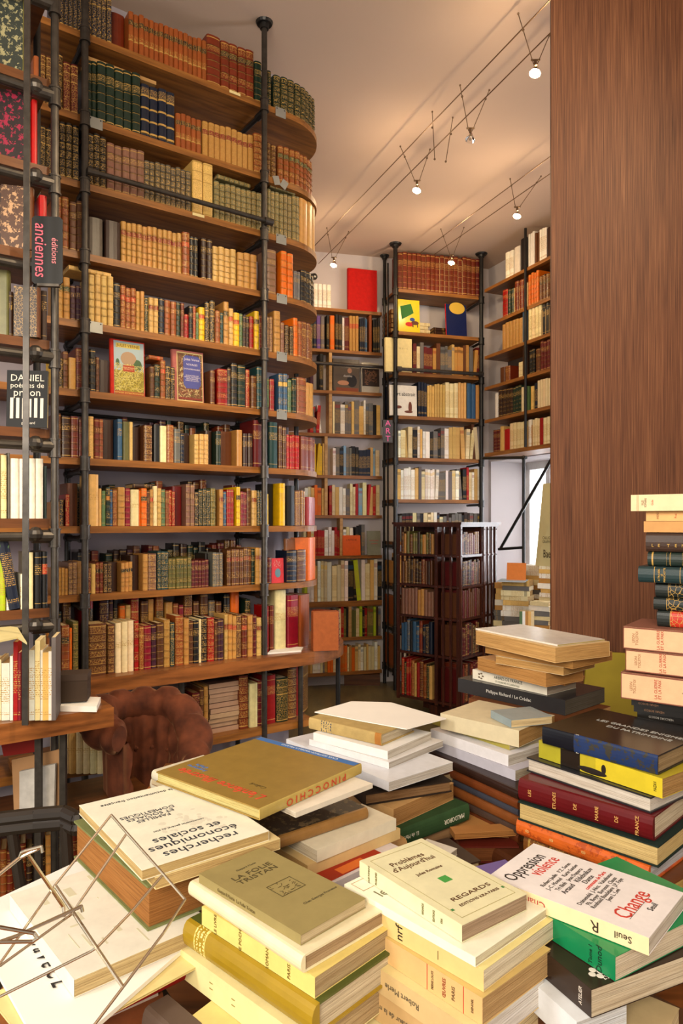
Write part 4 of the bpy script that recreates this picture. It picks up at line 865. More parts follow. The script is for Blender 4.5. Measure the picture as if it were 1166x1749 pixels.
PC = line_path(Cc(0.02, .02), Cc(LC-.02, .02)); cc = 'middle pipe bookcase'
lay([(655,678,2,'brd',60,'band'),(679,812,17,'brd',64,'band'),(812,819,1,'dred',64,'band')], PC, lambda p: ZC[0]+.0005, cc, ORD[0]+' shelf', ANT)
p = PC.at(699)[0]; e, Dm = faceout('picture_book', p, ZC[1]+.001, uC, .205, .30, .012, 'yellow picture book facing out with a green flag and horse rider on its cover', srgb('dcc11c'), M_gloss, tilt=.06)
m = MB(); m.quad([(-.085, .085, .0006), (-.07, -.035, .0006), (.045, .03, .0006), (.02, .115, .0006)]); m.quad([(.02, .115, .0006), (.045, .03, .0006), (-.07, -.035, .0006), (-.085, .085, .0006)]); m.build('flag', ink('4f9d4c'), e, Dm)
m = MB(); m.sphere((.0, -.075, .0005), .035, 14, (1.1, .6, .02)); m.build('skirt', ink('c0281c'), e, Dm); m = MB(); m.sphere((.055, -.06, .0005), .035, 14, (1.1, .55, .02)); m.box((.075, -.1, .0004), (.085, -.06, .001)); m.box((.03, -.1, .0004), (.04, -.06, .001)); m.build('horse', ink('5b3420'), e, Dm); m = MB(); m.sphere((.03, -.03, .0005), .025, 12, (1, .7, .02)); m.build('rider', ink('2d4a8c'), e, Dm)
p = PC.at(780)[0]; e, Dm = faceout('picture_book', p, ZC[1]+.001, uC, .205, .30, .014, 'dark-blue picture book facing out with a red spine and a yellow arch', srgb('14204a'), M_gloss, tilt=.08, sidecol=COLS['ired'])
m = MB(); m.sphere((.01, .115, .0006), .075, 20, (1.05, .75, .01)); m.build('yellow_arch', ink('cfa83c'), e, Dm); 
for i, (x, y, w_, c) in enumerate(((715, 566, .10, 'crm'), (722, 566, .07, 'dbr'), (728, 566, .06, 'brn'), (748, 566, .08, 'dbr'))):
    for j in range(4 if i < 1 else 3):
        p = PC.at(x)[0]+nC*.1; M = basis(Vector((p.x, p.y, ZC[1]+.001+j*.032)), Vector((*uC, 0)), Vector((*nC, 0)), Vector((0, 0, 1)))
        if i in (0, 3): book('old_book', M, .13+.02*(j % 2), .1, .031, 'old book in a low flat pile %s, middle case' % (('beside the yellow picture book', 'behind the yellow picture book', 'before the blue picture book', 'left of the blue picture book')[j % 4] if i == 0 else ('between both picture books', 'nearest the blue picture book', 'under the blue picture book')[j % 3]), sp_rows('cloth', COLS[c]), COLS[c], PAGE[3], M_cloth, group='flat piles on second shelf of the middle pipe bookcase')
for i, j in enumerate(range(5)):
    p = Cc(-.02, .26); M = basis(Vector((p.x, p.y, ZC[1]+.001+j*.042)), Vector((*-nC, 0)), Vector((*uC, 0)), Vector((0, 0, 1)))
    book('old_book', M, .2+.01*(j % 3), .13, .04, 'old tan book, %s of the pile at the left end, middle pipe bookcase' % ('bottom', 'second up', 'middle', 'fourth up', 'topmost')[j], sp_rows('cloth', COLS['brn']), COLS['brn'], PAGE[3], M_cloth, group='pile at the left end of the middle pipe bookcase')
p = PC.at(681)[0]; e, Dm = faceout('art_book', p-nC*.01, ZC[2]+.001, uC, .245, .305, .04, 'tall cream book facing out at the left end, third shelf of middle bookcase', srgb('d9c78c'), M_card, tilt=.02); text_obj('title_lettering', 'I  O  V  I  S', .022, Dm @ Matrix.Translation((.03, .06, .001)), ink('8a7a50'), e)
fill(PC, 705, 822, ZC[2], 50, ['ltan', 'tan', 'org', 'ltan', 'crm', 'dbr', 'dred', 'gry', 'tan', 'brn'], (4, 7), cc, ORD[2]+' shelf', lean=.1)
p = PC.at(689)[0]; e, Dm = faceout('art_book', p-nC*.01, ZC[3]+.001, uC, .25, .275, .035, 'white art book on abstract art facing out with a brown bird sculpture', srgb('dfd9cc'), M_gloss, tilt=.03)
text_obj('title_lettering', 'l\'art abstrait', .048, Dm @ Matrix.Translation((.005, .058, .001)), ink('15130f'), e, sx=.9)
m = MB(); m.sphere((.06, -.06, 0), .03, 14, (.6, 1.8, .02)); m.sphere((.045, -.10, 0), .03, 14, (1.4, .4, .02)); m.sphere((-.055, -.06, 0), .03, 14, (1.2, .5, .02)); m.build('sculpture', ink('6b3a2a'), e, Dm); m = MB(); m.box((-.095, -.105, .0003), (-.085, -.03, .0008)); m.build('sculpture', ink('4a3530'), e, Dm)
lay([(655,668,2,'nvy',64,'pb')], PC, lambda p: ZC[3]+.0005, cc, ORD[3]+' shelf', MOD)
lay([(713,729,3,'nvy',58,'pb'),(729,741,3,'ltan',54,'pb'),(741,760,4,'ltan',56,'pb'),(760,782,3,'crm',60,'pb'),(782,796,3,'ltan',60,'plain'),(797,812,2,'blu',60,'plain'),(812,821,1,'tan',58,'plain')], PC, lambda p: ZC[3]+.0005, cc, ORD[3]+' shelf', MOD)
fill(PC, 680, 786, ZC[4], 52, ['wht', 'wht', 'crm', 'blk', 'gry', 'wht', 'crm', 'ltan'], (3.5, 8), cc, ORD[4]+' shelf'); fill(PC, 788, 820, ZC[4], 56, ['crm', 'ltan', 'crm', 'brn'], (5, 7), cc, ORD[4]+' shelf', lean=1)
fill(PC, 678, 820, ZC[5], 52, ['wht', 'blk', 'crm', 'gry', 'wht', 'ltan', 'ired', 'wht', 'gry'], (3.5, 7), cc, ORD[5]+' shelf', lean=.08)
fill(PC, 678, 820, ZC[6], 46, ['wht', 'blk', 'crm', 'gry', 'wht', 'dbr', 'gry'], (3.5, 7), cc, ORD[6]+' shelf')
for k in (7, 8, 9): fill(PC, 655, 700, ZC[k], 50, ['wht', 'tan', 'dbr', 'ora', 'brn'], (4, 8), cc, ORD[k]+' shelf')
PS = line_path(Cc(-.015, .28), Cc(-.015, .03))
for k in range(3, 10):   # covers turned to the left end of the case
    p = Cc(-.012, .15); hh = [0, 0, 0, .30, .20, .31, .33, .2, .26, .28][k]; c = ['', '', '', 'nvy', 'gry', 'wht', 'wht', 'tan', 'org', 'org'][k]
    M = basis(Vector((*Cc(.0, .27), ZC[k]+.001)), Vector((0, 0, 1)), Vector((*-nC, 0)), Vector((0, 0, 1)).cross(Vector((*-nC, 0))))
    book('art_book', M, hh, .24, .03, '%s book turned sideways at the left end, %s shelf, middle pipe bookcase' % (PAL[c][0], ORD[k]), sp_rows('plain', COLS[c]), COLS[c], PAGE[0], M_card, group='books at the left end of the middle pipe bookcase')
q = Cc(-.085, -.035); e = empty('art_sign', basis(Vector((*q, CZ+(HOR-738)/F*6.3)), Vector((*uC, 0)), Vector((0, 0, 1)), Vector((*-nC, 0))), 'small grey hanging sign reading ART in pink downwards, middle pipe bookcase', 'sign')
m = MB(); m.box((-.045, -.10, -.003), (.045, .10, .003)); m.build('board', plain('slate_board', '4c4a4a', .6), e)
text_obj('lettering', 'A\nR\nT', .072, Matrix.Translation((0, 0, .004)), ink('f06aa8'), e, sx=1.1)
# ---------------------------------------------------------------- bookcase on the right wall
e3, i3 = case_root('wall_bookcase', 'wooden shelves of books high on the right wall, above the window', D0)
ZD = [CZ+(HOR-y)/F*5.65 for y in (436, 506, 567, 628, 692, 757)]
for i, z in enumerate(ZD): sboard(e3, i3, 'shelf', [Dd(.02, 0), Dd(1.5, 0), Dd(1.5, .28), Dd(.02, .28)], z, .035 if i == 5 else .028, M_shelf if i < 5 else M_shelf, uD)
PD = line_path(Dd(.03, .02), Dd(1.45, .02)); cc = 'right wall bookcase'
sv = (V2(xat(902, 5.9), 5.9)-D0).dot(uD)
for s in [PD.at(902)[2]+.03]:
    m = MB(); q = [Dd(s-.012, 0.0), Dd(s+.012, 0.0), Dd(s+.012, .28), Dd(s-.012, .28)]; z0, z1 = ZD[5], ZD[0]+.5
    m.quad([(p.x, p.y, z0) for p in q][::-1]); m.quad([(p.x, p.y, z1) for p in q])
    for j in range(4): a = q[j]; b = q[(j+1) % 4]; m.quad([(a.x, a.y, z0), (b.x, b.y, z0), (b.x, b.y, z1), (a.x, a.y, z1)])
    m = MB(); m.tube((*Dd(s, -.01), ZD[5]), (*Dd(s, -.01), CEIL-.02), .012, 10); put(m, 'divider_post', M_pipe_dark, e3, i3)
zd = lambda k: (lambda p: ZD[k]+.0005)
lay([(863,877,2,'wht',44,'pb'),(878,888,1,'wht',46,'plain'),(890,900,1,'blk',54,'plain'),(902,914,3,'wht',56,'plain'),(914,922,2,'brn',52,'plain'),(922,934,3,'wht',54,'pb'),(934,948,2,'dbr',50,'plain')], PD, zd(0), cc, ORD[0]+' shelf', MOD, gap=.93)
lay([(830,858,7,'blk',44,'band'),(859,868,1,'red',46,'band'),(868,878,2,'grn',44,'band'),(880,900,3,'brd',52,'band'),(903,921,4,'ora',54,'band'),(921,950,5,'brn',42,'bandlab',LK)], PD, zd(1), cc, ORD[1]+' shelf', ANT, gap=.93)
lay([(830,858,6,'dbr',44,'band'),(858,892,6,'tan',44,'fil'),(893,901,1,'blu',56,'plain'),(903,925,4,'crm',54,'pb'),(926,950,4,'blk',52,'cloth')], PD, zd(2), cc, ORD[2]+' shelf', ANT, gap=.93)
lay([(855,863,1,'brn',26,'plain'),(863,871,1,'brd',26,'fil'),(893,901,1,'dbr',54,'plain'),(904,914,2,'blk',42,'band'),(915,922,1,'brn',40,'band'),(923,950,5,'dred',50,'band')], PD, zd(3), cc, ORD[3]+' shelf', ANT, gap=.93)
lay([(846,851,1,'wht',42,'plain'),(852,876,4,'dbr',46,'band'),(876,890,3,'grn',46,'band'),(891,895,1,'crm',42,'plain'),(896,904,2,'lgr',42,'plain'),(907,912,1,'ltan',40,'pb'),(913,918,1,'nvy',44,'pb'),(918,950,7,'crm',48,'plain')], PD, zd(4), cc, ORD[4]+' shelf', MOD, gap=.93)
lay([(828,842,2,'tan',36,'plain'),(843,854,2,'dred',38,'band'),(855,861,1,'ltan',42,'plain'),(861,871,1,'ired',36,'plain'),(871,900,5,'crm',44,'pb'),(902,908,1,'wht',46,'pb'),(909,922,3,'crm',46,'pb'),(922,928,1,'red',46,'plain'),(928,950,4,'crm',46,'pb')], PD, zd(5), cc, ORD[5]+' shelf', MOD, gap=.93)
for j in range(4):
    p = PD.at(881)[0]+nD*.03; M = basis(Vector((*p, ZD[3]+.001+j*.036)), Vector((*uD, 0)), Vector((*nD, 0)), Vector((0, 0, 1))); book('paperback_book', M, .17, .11, .034, 'cream book, %s in the short flat pile, right wall bookcase' % ('lowest', 'second up', 'third up', 'topmost')[j], sp_rows('plain', COLS['crm']), COLS['crm'], PAGE[0], M_card, False, group='short flat pile on the right wall bookcase')
sboard(e3, i3, 'back_panel', [Dd(.02, .262), Dd(1.5, .262), Dd(1.5, .278), Dd(.02, .278)], ZD[0]-.03, ZD[0]-ZD[5]-.03, M_backboard, uD)
# pipe bracket under it
zp = CZ+(HOR-779)/F*6.3
m = MB(); m.tube((*Dd(.0, .0), zp), (*Dd(.62, .0), CZ+(HOR-782)/F*5.95), .014, 10); q1 = V2(xat(894, 5.95), 5.95); m.tube((*q1, CZ+(HOR-782)/F*5.95), (*q1, .75), .014, 10); m.sphere((*q1, CZ+(HOR-782)/F*5.95), .022, 8)
m.tube((xat(851, 6.1), 6.1, CZ+(HOR-938)/F*6.1), (*q1, CZ+(HOR-935)/F*5.95), .012, 10); m.tube((xat(855, 6.1), 6.1, CZ+(HOR-936)/F*6.1), (xat(945, 5.6), 5.6, CZ+(HOR-778)/F*5.6), .013, 10)
put(m, 'pipe_bracket', M_pipe_dark, e3, i3)
# ---------------------------------------------------------------- revolving bookcase
NY = 5.15; Nn = V2(.1683*NY, NY); ca, sa = math.cos(math.radians(40)), math.sin(math.radians(40)); SZ = .56
dl = V2(-ca, sa); dr = V2(sa, ca)
cen = Nn+dl*SZ/2+dr*SZ/2
er = empty('revolving_bookcase', basis(Vector((*cen, 0)), Vector((*(-dl), 0)), Vector((*dr, 0)), Vector((0, 0, 1))), 'tall dark mahogany revolving bookcase full of books, in the middle of the shop', 'bookcase')
h = SZ/2; ZR = [.16, .505, .79, 1.03, 1.262]
m = MB(); m.box((-h-.03, -h-.03, 1.488), (h+.03, h+.03, 1.505)); m.box((-h-.018, -h-.018, 1.47), (h+.018, h+.018, 1.488)); m.build('top_board', M_mahog, er)
for z in ZR: m = MB(); m.box((-h, -h, z-.018), (h, h, z)); m.build('shelf', M_mahog, er)
m = MB(); m.box((-.20, -.035, .02), (.20, .035, .10)); m.box((-.035, -.20, .02), (.035, .20, .10)); m.box((-.05, -.05, .1), (.05, .05, .142)); m.build('foot', M_mahog, er)
for r_ in range(4):
    Rm = Matrix.Rotation(r_*math.pi/2, 4, 'Z')
    for x, wv in ((-h+.012, .022), (h-.012, .024), (h-.20, .026), (h-.14, .018), (h-.075, .018)):
        m = MB(); m.box((x-wv/2, -h-.008, .13), (x+wv/2, -h+.004, 1.47), M=Rm)
        for z in ZR+[1.46]:
            m.sphere(Rm @ Vector((x, -h-.009, z-.01)), .005, 6)
        m.build('slat', M_mahog, er)
    m = MB(); m.box((h-.225, -h+.01, .145), (h-.21, -.02, 1.47), M=Rm); m.build('inner_partition', M_mahog, er)
cc = 'revolving bookcase'
RV = [(['dbr', 'brn', 'brd', 'blk'], .19, 0), (['grn', 'red', 'dred', 'org', 'ltan'], .28, 0), (['nvy', 'blk', 'brd', 'blu'], .24, 1), (['pnk', 'pnk', 'tan'], .21, 2), (['dbr', 'dred', 'red', 'brn'], .19, 3), (['brn', 'tan', 'oli', 'dbr', 'blk'], .17, 4)]
Mw = er.matrix_world
for side, (dv, nv) in enumerate(((-dl, dr), (dr, dl))):
    corner = Nn+dl*SZ if side == 0 else Nn
    for pal, hgt, zi in RV[1:]:
        z = ZR[zi]
        s = .03
        lim = SZ-.235 if True else 0
        while s < lim-.02:
            wd = R.uniform(.018, .034) if zi != 2 else .03; wd = min(wd, lim-s)
            p = corner+dv*(s+wd/2)+nv*.018; c = R.choice(pal) if side == 0 else R.choice(['brn', 'dbr', 'brd', 'dred', 'brn'])
            shelf_book(ANT, (p.x, p.y, z+.001), (nv.x, nv.y, 0), wd*.95, hgt*R.uniform(.86, 1.03), .16, c, R.choice(['band', 'cloth', 'bandfil', 'plain']) if zi != 2 else 'plain', cc, '%s tier, %s face' % (('bottom', 'second', 'third', 'fourth', 'top')[zi], 'left' if side == 0 else 'right'))
            s += wd
        # spines seen behind the slats
        s = SZ-.20
        while s < SZ-.04:
            wd = R.uniform(.02, .035); p = corner+dv*(s+wd/2)+nv*.10; shelf_book(ANT, (p.x, p.y, z+.001), (nv.x, nv.y, 0), wd*.9, hgt*R.uniform(.8, .95), .09, R.choice(['dbr', 'gry', 'brn', 'slv']), 'cloth', cc, 'behind slats, back row'); s += wd
# ---------------------------------------------------------------- window table with piles
TW = .69
et = empty('side_table', Vector((1.72, 5.35, 0)), 'dark wooden table under the window, carrying piles of books', 'table')
tq = [V2(1.14, 5.75), V2(1.62, 4.80), V2(2.0, 4.95), V2(1.52, 5.95)]
m = MB(); m.quad([(p.x, p.y, TW) for p in tq]); m.quad([(p.x, p.y, TW-.035) for p in tq[::-1]])
for j in range(4): a = tq[j]; b = tq[(j+1) % 4]; m.quad([(a.x, a.y, TW-.035), (b.x, b.y, TW-.035), (b.x, b.y, TW), (a.x, a.y, TW)])
put(m, 'tabletop', M_bench, et, Matrix.Translation(-et.location))
for p in tq: 
    c_ = sum(tq, V2(0, 0))/4; q = p+(c_-p)*.08; m = MB(); m.box((q.x-.025, q.y-.025, 0), (q.x+.025, q.y+.025, TW-.035)); put(m, 'leg', M_bench, et, Matrix.Translation(-et.location))
if tq: pass
def pile(x, y, D, n, ztop, pal, wL, cat_lab, ang, grp, name='paperback_book', zbase=TW):
    z = zbase+.001; i = 0; th0 = (ztop-zbase)/n
    base = V2(xat(x, D), D)
    for i in range(n):
        th = th0*R.uniform(.85, 1.1) if i < n-1 else max(.008, ztop-z); a_ = ang+R.uniform(-.12, .12); c = R.choice(pal)
        X = Vector((math.cos(a_), math.sin(a_), 0)); Y = Vector((-X.y, X.x, 0)); L = wL*R.uniform(.85, 1.05); W = L*.7
        o_ = Vector((base.x, base.y, z))-X*L/2+Vector((R.uniform(-.008, .008), R.uniform(-.008, .008), 0))
        pos = 'lowest' if i == 0 else ('topmost' if i == n-1 else '%s from the bottom' % ('first', 'second', 'third', 'fourth', 'fifth', 'sixth', 'seventh', 'eighth', 'ninth', 'tenth', 'eleventh', 'twelfth', 'thirteenth', 'fourteenth', 'fifteenth')[i])
        book(name, basis(o_, X, Y, Vector((0, 0, 1))), L, W, th*.98, '%s %s, %s in the %s' % (PAL[c][0], 'book', pos, cat_lab), sp_rows(R.choice(['plain', 'pb', 'pb2']), COLS[c], COLS['blk']), COLS[c], R.choice(PAGE), M_card, False, group=grp)
        z += th
WP = ['crm', 'ltan', 'wht', 'crm', 'ltan', 'tan', 'wht', 'gry']
pile(880, 1070, 5.25, 10, 1.07, WP, .21, 'low left pile below the orange laptop-like book', -.5, 'piles under the window')
pile(865, 1070, 5.5, 8, 1.03, WP, .2, 'rear left pile near the revolving bookcase', -.3, 'piles under the window')
pile(912, 1070, 5.45, 13, 1.17, WP, .2, 'tall back pile below the poster', -.6, 'piles under the window')
pile(938, 1070, 5.25, 14, 1.2, WP, .18, 'tall pile touching the oak panel', -.7, 'piles under the window')
pile(921, 1075, 5.08, 7, .93, WP, .16, 'short front pile by the oak panel', -.6, 'piles under the window')
for i, (px, c) in enumerate(((891, 'lgr'), (896, 'wht'), (901, 'tan'), (906, 'ltan'), (911, 'crm'))):
    p = V2(xat(px, 5.0), 5.0+.02*0)+V2(.0, .03); shelf_book(MOD, (p.x, p.y, TW+.001), (.3, .95, 0), .02, .175, .10, c, 'plain', 'window table', 'standing row', None, 0, 'card', False)
p = V2(xat(880, 5.2), 5.2); e, Dm = faceout('orange_book', V2(xat(881, 5.22), 5.22), 1.075, V2(.93, -.36), .14, .13, .006, 'orange book propped open upright on a pile below the window', srgb('c8702a'), M_card, tilt=.25, hard=False)
sheet('magazine', [(xat(x, D), D) for x, D in ((848, 5.12), (896, 5.05), (902, 5.27), (856, 5.36))], 1.0715, .004, plain('pale_blue_paper', 'a7b8c0', .5), 'pale blue magazine lying flat under the propped orange book', 'magazine')
# poster leaning in the window
po = [P(927, 826, 5.28), P(960, 824, 5.1), P(955, 968, 5.1), P(914, 966, 5.28)]
e = empty('poster', po[3], 'cream rolled-edge poster standing in the window beside the oak panel', 'poster'); iv = Matrix.Translation(-po[3])
m = MB(); m.quad(po[::-1]); m.quad([p+Vector((.004, .006, 0)) for p in po]); put(m, 'sheet', plain('poster_paper', 'd9cf9a', .8, .2, 0, .08, 5), e, iv)
X = (po[2]-po[3]).normalized(); Y = (po[0]-po[3]).normalized(); Mt = iv @ basis(P(925, 946, 5.235)+Vector((-.006, -.012, 0)), X, Vector((0, 0, 1)), X.cross(Vector((0, 0, 1))))
text_obj('lettering', 'Baen', .085, Mt @ Matrix.Translation((.06, 0, 0)), ink('3c3020'), e, sx=.55); text_obj('lettering', 'CALLIGR\nGRAPHIE', .03, Mt @ Matrix.Translation((.05, .105, 0)), ink('6a5c3c'), e, sx=.7)
# ---------------------------------------------------------------- ceiling cable lights and camera
HW = CZ+2.38
def wire(a, b, name='ceiling_cable', lab=''):
    m = MB(); m.tube(onz(*a, HW), onz(*b, HW), .0035, 6); return tag(m.build(name, M_wire), lab, 'cable')
cA = ((960, -22), (536, 421)); cB = ((960, 36), (544, 450)); cC = ((960, 252), (716, 433)); cD = ((960, 282), (738, 437))
for c, l in ((cA, 'upper steel cable of the long ceiling pair'), (cB, 'lower steel cable of the long ceiling pair, fixed near the camera dome'), (cC, 'upper steel cable of the short ceiling pair at right'), (cD, 'lower steel cable of the short ceiling pair at right')): wire(*c, lab=l)
def lamp(lx, ly, rods, label, lit, cone=False):
    """rods: ((top x,y),(clip x,y on cable)) ; bulb at lx,ly"""
    D = (sum(onz(*r[1], HW).y for r in rods)/len(rods)); base = P(lx, ly, D)
    e = empty('cable_lamp', base, label, 'lamp', None); iv = Matrix.Translation(-base)
    for (tx, ty), (wx, wy) in rods:
        w_ = onz(wx, wy, HW); end = P(lx+(1 if wx > lx else -1)*3, ly-12, D) if cone is not None else None
        d = (w_-end); top = w_+d*(math.hypot(tx-wx, ty-wy)/max(8, math.hypot(wx-lx, wy-ly)))
        m = MB(); m.tube(end, top, .0022, 6); m.sphere(top, .006, 8); m.sphere(w_, .007, 8); put(m, 'rod', M_wire, e, iv)
    m = MB(); m.tube(base+Vector((-.022, 0, .055)), base+Vector((.022, 0, .055)), .005, 8); m.tube(base+Vector((0, 0, .055)), base+Vector((0, 0, .03)), .008, 10); put(m, 'socket', M_wire, e, iv)
    dn = Vector((-.25, -.25, -1)).normalized()
    m = MB(); m.tube(base-dn*.026, base+dn*.012, .009, 18, .027, cap=False); put(m, 'reflector', M_glass if not lit else M_chrome, e, iv)
    m = MB(); m.sphere(base+dn*.008, .021 if lit else .008, 14, (1, 1, 1)); b_ = put(m, 'bulb', M_bulb if lit else M_chrome, e, iv)
    if lit:
        l = bpy.data.lights.new('lamp_light', 'POINT'); l.energy = 7; l.color = (1, .72, .42); l.shadow_soft_size = .03
        o = bpy.data.objects.new('lamp_light', l); COLL.objects.link(o); o.parent = e; o.location = dn*.04; o.rotation_euler = (.2, -.1, 0)
lamp(914, 122, (((883, 18), (893, 51)), ((945, 30), (938, 60))), 'bright lamp nearest the camera on the long ceiling cable pair', True)
lamp(803, 236, (((785, 142), (789, 165)), ((834, 150), (829, 169))), 'unlit glass lamp, second from the right on the long cable pair', False)
lamp(712, 323, (((683, 245), (691, 268)), ((738, 252), (729, 270))), 'small dim lamp in the middle of the long cable pair', True)
lamp(570, 451, (((557, 386), (560, 401)), ((596, 392), (590, 406))), 'bright lamp at the far end of the long cable pair', True)
lamp(883, 367, (((867, 303), (873, 317)), ((922, 297), (916, 312))), 'bright lamp, nearer one on the short cable pair', True)
lamp(771, 447, (((750, 387), (757, 404)), ((794, 383), (786, 404))), 'bright lamp above the red-brown books of the middle bookcase', True)
for i, (t_, w_, b_) in enumerate((((738, 191), (738, 218), (742, 272)), ((773, 201), (770, 229), (761, 276)))):
    q = onz(*w_, HW); a = P(*t_, q.y); b = P(*b_, q.y); m = MB(); m.tube(a, b, .0022, 6); m.sphere(a, .006, 8); m.sphere(b, .007, 8); m.sphere(q, .007, 8)
    tag(m.build('cable_rod', M_wire), '%s bare rod hanging from the long ceiling cables without a lamp' % ('left', 'right')[i], 'rod')
q = P(531, 472, 6.2); e = empty('security_camera', q, 'small black security camera on the wall beside the rounded bookcase end', 'camera'); iv = Matrix.Translation(-q)
m = MB(); m.tube(q+Vector((-.03, .2, 0)), q+Vector((-.03, .0, 0)), .02, 12); put(m, 'mount', M_pipe_dark, e, iv); m = MB(); m.tube(q+Vector((-.02, .02, 0)), q+Vector((.03, -.05, -.02)), .03, 14); m.sphere(q+Vector((.03, -.05, -.02)), .03, 12); put(m, 'housing', M_pipe_dark, e, iv)
# ---------------------------------------------------------------- brown velvet armchair
cx, cy, zt = xat(250, 2.62), 2.62, .85
ea = empty('armchair', basis(Vector((cx, cy, 0)), Vector((math.cos(-1.0), math.sin(-1.0), 0)), Vector((-math.sin(-1.0), math.cos(-1.0), 0)), Vector((0, 0, 1))), 'brown velvet tub armchair with a deep-buttoned rolled back, below the wooden bench', 'armchair')
# plan of the back roll: open to the right and front; local x right, y away
def roll_pts(n=36):
    out = []
    for i in range(n+1):
        t = math.radians(-150+ (300)*i/n)      # horseshoe, open towards +x
        out.append((-.27*math.cos(t)*.0, 0, t))
    return out
m = MB(); NR, NS = 72, 22; RX, RY = .160, .145
def shell(i, j):
    a = math.radians(48+264*i/NR)              # angle round the horseshoe, opening to +x
    c = Vector((math.cos(a)*RX, math.sin(a)*RY, 0)); out = Vector((math.cos(a)/RX, math.sin(a)/RY, 0)).normalized()
    pleat = .5+.5*math.cos(i/NR*2*math.pi*9)
    end = min(1, min(i, NR-i)/5); end = math.sqrt(max(0, 1-(1-end)**2))*.35+.65
    drop = -.05*(max(0, abs(i/NR-.5)-.28)/.22)**1.3
    r = (.066-.016*(1-pleat)**3)*end
    th = math.radians(-95+330*j/NS) if j <= NS else 0
    drop = -.03*(max(0, i/NR-.78)/.22)**1.3-.17*max(0, (.30-i/NR)/.30)**1.2
    # roll cross-section, centre slightly outside of the wall
    return c+out*(.035+math.cos(th)*r)+Vector((0, 0, zt-.07+drop+math.sin(th)*r*1.02))-out*(.02*(1-pleat)**2 if math.cos(th) < .2 else .004*(1-pleat))
for i in range(NR):
    for j in range(NS): m.quad([shell(i, j), shell(i+1, j), shell(i+1, j+1), shell(i, j+1)], sm=True)
for i in (0, NR):
    q = [shell(i, j) for j in range(NS)]; m.quad(q if i else q[::-1])
m.build('rolled_back', M_velvet, ea, weld=True)
m = MB()
def wallp(i, k, inner):
    a = math.radians(48+264*i/NR); z = zt-.10-.03*(max(0, i/NR-.78)/.22)**1.3-.17*max(0, (.30-i/NR)/.30)**1.2; z = z*(1-k)+.12*k
    ro = 1.06-.10*k if not inner else .86-.10*k
    c = Vector((math.cos(a)*RX*ro, math.sin(a)*RY*ro, z))
    if inner: 
        d = .5+.5*math.cos(i/NR*2*math.pi*9); e_ = math.sin(k*math.pi*5); c -= Vector((math.cos(a), math.sin(a), 0))*(.030*d*abs(e_))
    else: c += Vector((math.cos(a), math.sin(a), 0))*.004*math.cos(i/NR*2*math.pi*9)*(1-k)
    return c
for inner in (0, 1):
    for i in range(NR):
        for k in range(14):
            q = [wallp(i, k/14, inner), wallp(i, (k+1)/14, inner), wallp(i+1, (k+1)/14, inner), wallp(i+1, k/14, inner)]
            m.quad(q if inner else q[::-1], sm=True)
for i in (0, NR):
    for k in range(14): q = [wallp(i, k/14, 0), wallp(i, (k+1)/14, 0), wallp(i, (k+1)/14, 1), wallp(i, k/14, 1)]; m.quad(q, sm=True)
m.build('tufted_back', M_velvet, ea, weld=True)
m = MB()
for i in range(4, NR, 8):
    for k in (.20, .42): m.sphere(wallp(i, k, 1)*1.0, .010, 8)
m.build('buttons', M_velvet, ea)
m = MB(); m.box((-.12, -.12, .12), (.16, .12, .36)); m.build('seat', M_velvet, ea)
for x, y in ((-.1, -.1), (-.1, .1), (.13, -.1), (.13, .1)): m = MB(); m.tube((x, y, 0), (x, y, .12), .014, 10, .022); m.build('leg', M_bench, ea)
# ---------------------------------------------------------------- dark office chair at the left
q = P(45, 1420, 1.62); eo = empty('desk_chair', Vector((q.x, q.y, 0)), 'dark chair with a curved wooden back rail, left of the book table', 'chair'); iv = Matrix.Translation(-eo.location)
m = MB(); A_ = [P(-25, 1402, 1.6), P(60, 1392, 1.62), P(110, 1388, 1.62), P(131, 1398, 1.6)]
for a, b in zip(A_, A_[1:]):
    for dz, r_ in ((0, .017), (-.022, .018)): m.tube(a+Vector((0, 0, dz)), b+Vector((0, 0, dz)), r_, 10); m.sphere(b+Vector((0, 0, dz)), r_, 8); m.sphere(a+Vector((0, 0, dz)), r_, 8)
M_chairwood = plain('black_wood', '241d18', .35, .5); put(m, 'back_rail', M_chairwood, eo, iv)
for x, y, x2, y2 in ((112, 1405, 118, 1500), (20, 1415, 36, 1520)): m = MB(); m.tube(P(x, y, 1.61), P(x2, y2, 1.61), .013, 10); put(m, 'back_post', M_chairwood, eo, iv)
m = MB(); m.box((q.x-.2, q.y-.02, .42), (q.x+.09, q.y+.34, .47)); put(m, 'seat', M_chairwood, eo, iv)
for dx, dy in ((-.18, 0), (.07, 0), (-.18, .32), (.07, .32)): m = MB(); m.box((q.x+dx-.015, q.y+dy-.015, 0), (q.x+dx+.015, q.y+dy+.015, .42)); put(m, 'leg', M_chairwood, eo, iv)
m = MB(); m.tube(P(118, 1500, 1.61), (q.x+.07, q.y, .42), .013, 10); m.tube(P(36, 1520, 1.61), (q.x-.08, q.y, .42), .013, 10); put(m, 'back_post', M_chairwood, eo, iv)
# ---------------------------------------------------------------- the big book table
ZT = .72
et = empty('book_table', Vector((.2, 1.2, 0)), 'large dark table in the foreground, covered with stacks of books', 'table'); iv = Matrix.Translation(-et.location)
m = MB(); m.box((-.57, .30, ZT-.04), (1.75, 2.28, ZT)); put(m, 'tabletop', M_bench, et, iv)
for x in (-.50, 1.66):
    for y in (.38, 2.2): m = MB(); m.box((x-.035, y-.035, 0), (x+.035, y+.035, ZT-.04)); put(m, 'leg', M_bench, et, iv)
